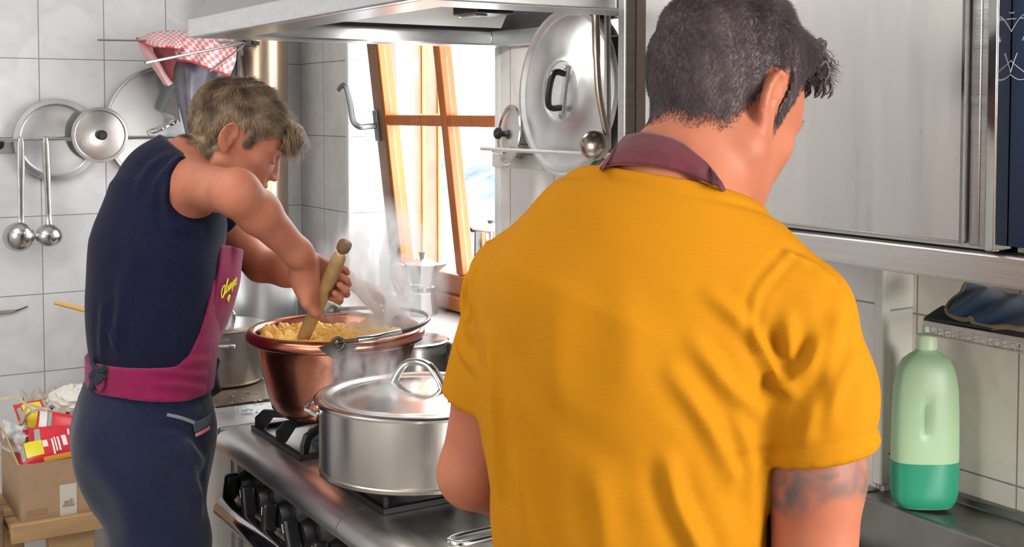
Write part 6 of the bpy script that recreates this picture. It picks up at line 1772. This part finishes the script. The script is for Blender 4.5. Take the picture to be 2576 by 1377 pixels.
def flow2(l, nr, r):
    x, y, z = l[:, 0], l[:, 1], l[:, 2]
    w = np.clip((y + 0.055) / 0.06, 0, 1)[:, None]                  # combed forward on top, down at the back and sides
    top = np.clip((z - 0.03) / 0.06, 0, 1)[:, None]
    f = HM2[:, 1][None, :] * (0.25 + 0.9 * w * (0.35 + 0.65 * top)) - HM2[:, 2][None, :] * (1.0 - 0.75 * top * w)
    d = f + r.normal(size=nr.shape) * 0.16
    front = np.clip((y - 0.04) / 0.04, 0, 1)
    return d, 0.018 + 0.006 * top[:, 0] + 0.008 * front + 0.008 * r.rand(len(l)), 0.18 + 0.06 * top


hair('hair', V, Q, HO2, HM2, reg2, lambda l: 0.004 + 0.003 * np.clip((l[:, 2] - 0.0) / 0.08, 0, 1) + 0.004 * np.clip((l[:, 1] - 0.03) / 0.05, 0, 1), M_HAIR2, B2, 20000, 0.02, 0.0007, flow2, 13, frizz=0.16, nseg=5, sc=HS2,
     lumps=lambda l: 0.004 * np.sin(l[:, 0] * 120 + l[:, 1] * 50) * np.sin(l[:, 2] * 70 - l[:, 1] * 80))
r = np.random.RandomState(15); nC = 1500                            # fringe that hangs over the brow
lc_ = np.stack([r.uniform(-0.055, 0.060, nC), r.uniform(0.080, 0.112, nC), r.uniform(0.046, 0.094, nC)], 1) * HS2
dc = (HM2[:, 1] * 0.70 - HM2[:, 2] * 0.75)[None, :] + r.normal(size=(nC, 3)) * 0.16
strands('fringe_hair', HO2 + lc_ @ HM2.T, dc, 0.034 + 0.020 * r.rand(nC), 0.0008, M_HAIR2, B2, nseg=6, seed=16, frizz=0.25, bend=np.array([0, 0, -1.1]))

# navy t-shirt
M_NAVY = fabric('navy_jersey', (0.0045, 0.0065, 0.028), (0.003, 0.004, 0.017), (1, 1, 1), nscale=120, sheen=0.06, bump=0.15, bscale=700)
S = SDF((-3.16, 0.50, 0.96), (-2.34, 1.12, 1.62), 0.0042)
TT = [at(382, 905, d=2.70), at(383, 840, d=2.70), at(386, 750, d=2.70), at(394, 640, d=2.70), at(424, 520, d=2.71), at(448, 462, d=2.73)]
S.chain(TT, [0.157, 0.165, 0.172, 0.174, 0.156, 0.100], 0.03, (n2, 0.80))
DT2 = S.D.copy()
S.cone(NB2 + (0, 0, -0.012), RS2 + (0, 0, -0.004), 0.062, 0.060, 0.05); S.cone(NB2 + (0, 0, -0.012), LS2, 0.062, 0.058, 0.05)
S.cone(NB2 + (0, 0, -0.03), NB2 + (0.0, 0.02, 0.050), 0.073, 0.066, 0.03)
RH2 = RS2 * 1.02 - RE2 * .02; rd2 = N_(RE2 - RS2)
S.cone(RS2 - rd2 * 0.05, RH2 + rd2 * 0.04, 0.064, 0.064, 0.03)
LH2 = LS2 * .5 + LE2 * .5; ld2 = N_(LE2 - LS2)
S.cone(LS2, LH2 + ld2 * 0.03, 0.060, 0.060, 0.03)
rc2 = N_(rd2 * 0.75 + RT * 0.6 + Z3 * 0.10)
S.field(lambda X, Y, Z: np.minimum((X - RH2[0]) * rc2[0] + (Y - RH2[1]) * rc2[1] + (Z - RH2[2]) * rc2[2], DT2 - 0.003))
S.field(lambda X, Y, Z: np.minimum((X - LH2[0]) * ld2[0] + (Y - LH2[1]) * ld2[1] + (Z - LH2[2]) * ld2[2], DT2 - 0.003))
nb = NB2 + (0, 0, 0.044)
nkn = N_(Z3 * 0.80 + n2 * 0.55 + u2 * 0.10)
cutplane(S, nb, nkn, 0.004)
S.field(lambda X, Y, Z: 1.02 - Z)
V, Q = biggest(*S.mesh(2)); N0 = normals(V, Q)
for pts, amp, wid in ((((500, 405), (450, 440), (425, 490), (430, 540)), 0.006, 0.010), (((440, 400), (400, 440), (380, 500)), 0.005, 0.012), (((415, 385), (370, 420), (345, 480)), 0.0045, 0.012),
                      (((430, 545), (450, 570), (500, 585)), 0.005, 0.012), (((300, 700), (292, 800), (275, 890)), 0.005, 0.014), (((255, 760), (250, 830), (248, 900)), 0.004, 0.012),
                      (((455, 780), (458, 850), (450, 880)), 0.003, 0.014), (((340, 560), (325, 660), (330, 760)), 0.003, 0.02), (((400, 600), (430, 700), (440, 800)), 0.003, 0.02), (((262, 830), (285, 870), (300, 905)), 0.004, 0.010)):
    V = crease(V, N0, pts, amp, wid)
hR = (V - RH2) @ rc2; near = np.linalg.norm(V - RH2, axis=1) < 0.12
V = V - N0 * (0.0016 * np.exp(-((hR + 0.022) / 0.0035) ** 2) * near)[:, None]
np_mesh('t_shirt', V, Q, M_NAVY, B2)

# magenta apron: waist band and side panel close to the body, bib standing off the chest
M_AP2 = fabric('magenta_cotton', (0.21, 0.009, 0.060), (0.18, 0.007, 0.05), (1, 1, 1), nscale=60, bump=0.25, bscale=900)
S = SDF((-3.16, 0.50, 0.92), (-2.40, 1.12, 1.36), 0.004)
TAp = [at(366, 1060, d=2.70), at(376, 990, d=2.70)] + TT[:4]
S.chain(TAp, [0.166, 0.163, 0.1625, 0.170, 0.1775, 0.180], 0.03, (n2, 0.80))
ca = TT[2]
S.field(lambda X, Y, Z: (Z - 1.082) - 0.25 * np.clip(((X - ca[0]) * n2[0] + (Y - ca[1]) * n2[1] - 0.015) / 0.115, 0, 1.1) ** 2.4)
S.field(lambda X, Y, Z: 1.008 + 0.12 * np.clip(-((X - ca[0]) * n2[0] + (Y - ca[1]) * n2[1]), -0.06, 0.09) - Z)
S.field(lambda X, Y, Z: Z - 1.31)
V, Q = biggest(*S.mesh(1)); N0 = normals(V, Q)
for pts, amp, wid in ((((390, 925), (450, 945), (525, 948)), 0.004, 0.007), (((400, 968), (460, 965), (520, 985)), 0.005, 0.008), (((440, 905), (490, 915), (535, 905)), 0.003, 0.008)):
    V = crease(V, N0, pts, amp, wid)
ap = np_mesh('apron', V, Q, M_AP2, B2)
apV = V


def lay2(VV, px, py, lift, d0):
    x_, y_, d_ = PX(VV); e_ = np.hypot(x_ - px, y_ - py) < 10
    return at(px, py, d=d_[e_].min() - lift if e_.any() else d0)

rowsB = [[at(553, 616, d=2.66), at(580, 620, d=2.70), at(608, 628, d=2.76), at(612, 640, d=2.98)],
         [at(552, 660, d=2.65), at(578, 664, d=2.69), at(605, 668, d=2.76), at(604, 680, d=2.98)],
         [at(546, 705, d=2.645), at(574, 710, d=2.685), at(600, 718, d=2.76), at(594, 730, d=2.98)],
         [at(532, 775, d=2.63), at(556, 785, d=2.67), at(576, 798, d=2.75), at(570, 815, d=2.96)],
         [at(498, 845, d=2.60), at(526, 850, d=2.66), at(549, 856, d=2.74), at(545, 870, d=2.94)],
         [at(470, 905, d=2.585), at(512, 908, d=2.65), at(540, 912, d=2.74), at(538, 920, d=2.92)]]
sheet('apron_bib', rowsB, M_AP2, B2, 0.003, 6, 6, lambda u, v: -FW * 0.004 * math.sin(u * 16 + v * 4) * (1 - v))
# stitched yellow script on the bib
M_EMB = mat('yellow_embroidery', (0.88, 0.80, 0.05), 0.6)
org, ex, ey = (556, 748), (40.0, -34.0), (0.0, -17.0)
Vb_ = np.array(patch(rowsB, 6, 6, lambda u, v: -FW * 0.004 * math.sin(u * 16 + v * 4) * (1 - v))[0]); xb_, yb_, db_ = PX(Vb_)


def L2(u, v):
    px, py = org[0] + ex[0] * u + 2.0 * v, org[1] + ex[1] * u + ey[1] * v
    e_ = np.hypot(xb_ - px, yb_ - py)
    return at(px, py, d=db_[e_ < max(7, e_.min() * 1.1)].min() - 0.0035)


GL = [[(.07, 1.5), (.0, .8), (.05, -.15), (.15, -.2), (.20, .6), (.17, 1.4), (.08, 1.5)], [(.24, -.1), (.32, 1.5), (.33, 2.1), (.29, 1.2), (.30, 0), (.36, .2)], [(.40, .9), (.41, .1), (.47, .1), (.50, .9), (.51, .0)],
      [(.55, 0), (.56, .9), (.61, .8), (.62, 0), (.63, .8), (.68, .8), (.69, 0)], [(.73, -.6), (.74, .9), (.80, .9), (.80, .1), (.74, .1)], [(.86, .5), (.93, .6), (.91, 1.1), (.86, .6), (.88, 0), (.97, .2)]]
for g in GL:
    P = spline([L2(*p) for p in g], 4)
    MB().tube(P, 0.0013, 6).build('lettering', M_EMB, ap)
P = spline([L2(.52, -1.5), L2(.60, -1.2), L2(.56, -.8), L2(.48, -1.2), L2(.58, -1.8)], 4)
MB().tube(P, 0.0018, 6).build('emblem', M_EMB, ap)
# strings tied at the back, dark tie at the front
M_DK = mat('dark_navy_tape', (0.014, 0.018, 0.035), 0.8)
for pts in (((270, 905), (246, 898), (232, 912), (244, 930), (266, 926)), ((262, 928), (240, 935), (230, 950), (244, 960), (262, 944)), ((252, 940), (236, 962), (228, 980))):
    P = spline([lay2(apV, px, py, 0.006, 2.60) for i, (px, py) in enumerate(pts)], 5)
    MB().tube(P, 0.008, 8, sx=0.6).build('apron_string', M_DK, ap)
sheet('pink_tail', [[lay2(apV, 252, 935, .004, 2.6), lay2(apV, 262, 950, .004, 2.6)], [lay2(apV, 242, 958, .004, 2.6), lay2(apV, 262, 972, .004, 2.6)], [lay2(apV, 238, 968, .004, 2.6), lay2(apV, 252, 988, .004, 2.6)]], M_AP2, ap, 0.003, 5, 5)
sheet('front_tie', [[at(534, 880, d=2.78), at(540, 892, d=2.79), at(553, 906, d=2.80)], [at(532, 915, d=2.78), at(542, 925, d=2.79), at(547, 935, d=2.80)], [at(530, 950, d=2.775), at(541, 955, d=2.785), at(551, 966, d=2.80)], [at(526, 1000, d=2.77), at(538, 996, d=2.785), at(556, 984, d=2.80)]], M_DK, ap, 0.003, 5, 5)

# navy jogging trousers
M_JOG = fabric('navy_fleece', (0.008, 0.012, 0.040), (0.006, 0.009, 0.028), (1, 1, 1), nscale=90, sheen=0.22, bump=0.3, bscale=500)
HC = at(370, 1090, d=2.70)
S = SDF((-3.12, 0.36, 0.06), (-2.32, 1.02, 1.06), 0.0062)
S.chain([at(372, 960, d=2.70), at(364, 1040, d=2.70), HC, at(365, 1160, d=2.70)], [0.150, 0.160, 0.172, 0.168], 0.03, (n2, 0.84))
for sx in (-1, 1):
    S.ell(HC + u2 * sx * 0.065 - n2 * 0.075 + (0, 0, -0.015), (0.080, 0.078, 0.10), np.eye(3), 0.05)
    hp_ = at(366, 1150, d=2.70) + u2 * sx * 0.085
    kn = hp_ + n2 * 0.035; kn[2] = 0.50; an = hp_ + n2 * -0.02; an[2] = 0.10
    S.chain([hp_, hp_ * .5 + kn * .5 + n2 * 0.005, kn, an], [0.112, 0.102, 0.075, 0.060], 0.03)
S.field(lambda X, Y, Z: Z - 1.035); S.field(lambda X, Y, Z: 0.08 - Z)
V, Q = biggest(*S.mesh(2)); N0 = normals(V, Q)
for pts, amp, wid in ((((395, 1045), (450, 1055), (495, 1068)), 0.006, 0.010), (((400, 1080), (440, 1085), (480, 1080)), 0.004, 0.010), (((450, 1110), (480, 1150), (505, 1190)), 0.007, 0.016), (((478, 1110), (500, 1140), (515, 1165)), 0.006, 0.012),
                      (((300, 1050), (350, 1130), (380, 1250)), 0.004, 0.03), (((230, 1130), (300, 1250), (330, 1370)), 0.004, 0.03), (((480, 1200), (505, 1240), (512, 1290)), 0.005, 0.014), (((380, 1010), (430, 1030), (500, 1035)), 0.004, 0.012)):
    V = crease(V, N0, pts, amp * 1.6, wid)
w_ = (V[:, 2] > 0.985) & (V[:, 2] < 1.03)
V = V + N0 * (0.0012 * np.sin(np.arctan2((V - HC) @ u2, (V - HC) @ n2) * 90) * w_)[:, None]
jg = np_mesh('jogging_trousers', V, Q, M_JOG, B2)
lj = lambda px, py, l=0.005: lay2(V, px, py, l, 2.70)
sheet('pocket_hem', [[lj(486, 1064), lj(506, 1056), lj(524, 1046), lj(534, 1036)], [lj(490, 1090), lj(509, 1081), lj(526, 1070), lj(535, 1060)]], mat('grey_navy_rib', (0.05, 0.06, 0.085), 0.9, bump=0.8, bscale=300), jg, 0.004, 6, 4)
sheet('pink_lining', [[lj(491, 1092), lj(509, 1083), lj(527, 1072)], [lj(493, 1100), lj(510, 1092), lj(528, 1081)]], mat('dusty_pink', (0.45, 0.14, 0.18), 0.8), jg, 0.003, 6, 3)
MB().tube(spline([lj(420, 1044, .001), lj(455, 1052, .002), lj(488, 1064, .003)], 6), 0.004, 8).build('pocket_seam', mat('pale_seam', (0.16, 0.17, 0.20), 0.9), jg)
for sx in (-1, 1):
    a0 = at(366, 1150, d=2.70) + u2 * sx * 0.085 - n2 * 0.02; a0 = np.array([a0[0], a0[1], 0.0])
    S = SDF(a0 + (-0.2, -0.2, 0.0), a0 + (0.2, 0.2, 0.14), 0.006)
    S.cone(a0 + (0, 0, 0.045) - n2 * 0.03, a0 + (0, 0, 0.035) + n2 * 0.13, 0.044, 0.036, 0.02); S.cone(a0 + (0, 0, 0.05), a0 + (0, 0, 0.12), 0.045, 0.05, 0.02)
    S.field(lambda X, Y, Z: 0.003 - Z)
    Vs, Qs = biggest(*S.mesh(1)); np_mesh('shoe', Vs, Qs, M_BLACK, B2)
# grey pot holder under the steadying hand
pr0 = [[at(972, 778, d=3.00), at(990, 762, d=3.02), at(1010, 768, d=3.04), at(1024, 786, d=3.04)], [at(976, 790, d=2.97), at(994, 775, d=2.975), at(1014, 782, d=2.99), at(1030, 798, d=3.01)], [at(982, 806, d=2.955), at(1000, 796, d=2.955), at(1020, 800, d=2.97), at(1034, 812, d=3.0)]]
po_ = sheet('pot_holder', pr0, mat('grey_quilted_cotton', (0.42, 0.40, 0.40), 0.9, bump=0.5, bscale=200), None, 0.008, 6, 6, loc=at(1000, 785, d=3.0))
tag(po_, 'grey padded pot holder folded over the far rim of the cauldron', 'pot holder')

# ------------------------------------------------------------------ steam
def steam(name, label, lo, hi, dens, scale, thr, seed, rise):
    lo, hi = np.array(lo, float), np.array(hi, float); c = (lo + hi) / 2; h = (hi - lo) / 2
    mb = MB().ell((0, 0, 0), h, nu=28, nv=18)
    m = bpy.data.materials.new(name); m.use_nodes = True
    nt = m.node_tree; n = nt.nodes; L = nt.links
    n.remove(n['Principled BSDF'])
    vs = n.new('ShaderNodeVolumeScatter'); vs.inputs['Color'].default_value = (0.97, 0.98, 1, 1); vs.inputs['Anisotropy'].default_value = 0.2
    tc = n.new('ShaderNodeTexCoord'); mp = n.new('ShaderNodeMapping'); mp.inputs['Scale'].default_value = (1, 1, 0.55); mp.inputs['Location'].default_value = (seed, seed * 0.7, rise)
    nz = n.new('ShaderNodeTexNoise'); nz.inputs['Scale'].default_value = scale; nz.inputs['Detail'].default_value = 5; nz.inputs['Distortion'].default_value = 1.6
    L.new(tc.outputs['Object'], mp.inputs[0]); L.new(mp.outputs[0], nz.inputs['Vector'])
    mr = n.new('ShaderNodeMapRange'); mr.inputs['From Min'].default_value = thr; mr.inputs['From Max'].default_value = thr + 0.16; mr.inputs['To Min'].default_value = 0; mr.inputs['To Max'].default_value = dens
    L.new(nz.outputs['Fac'], mr.inputs['Value'])
    dv = n.new('ShaderNodeVectorMath'); dv.operation = 'DIVIDE'; dv.inputs[1].default_value = tuple(h)
    L.new(tc.outputs['Object'], dv.inputs[0])
    ln = n.new('ShaderNodeVectorMath'); ln.operation = 'LENGTH'; L.new(dv.outputs[0], ln.inputs[0])
    fo = n.new('ShaderNodeMapRange'); fo.inputs['From Min'].default_value = 0.35; fo.inputs['From Max'].default_value = 1.0; fo.inputs['To Min'].default_value = 1; fo.inputs['To Max'].default_value = 0
    L.new(ln.outputs['Value'], fo.inputs['Value'])
    mu = n.new('ShaderNodeMath'); mu.operation = 'MULTIPLY'; L.new(mr.outputs[0], mu.inputs[0]); L.new(fo.outputs[0], mu.inputs[1])
    L.new(mu.outputs[0], vs.inputs['Density']); L.new(vs.outputs[0], n['Material Output'].inputs['Volume'])
    o = mb.build(name, m)
    o.location = tuple(c)
    tag(o, label, 'steam', kind='stuff')
    return o


s0 = at(960, 700, d=2.86)
steam('steam', 'white steam rising from the far side of the copper cauldron', s0 + (-0.17, -0.17, -0.20), s0 + (0.17, 0.17, 0.20), 26, 14, 0.47, 3.1, 0.2)
s1 = at(930, 970, d=2.42)
steam('steam', 'thin steam curling off the rim of the domed steel pot', s1 + (-0.13, -0.13, -0.08), s1 + (0.13, 0.13, 0.10), 18, 16, 0.50, 7.7, 0.1)
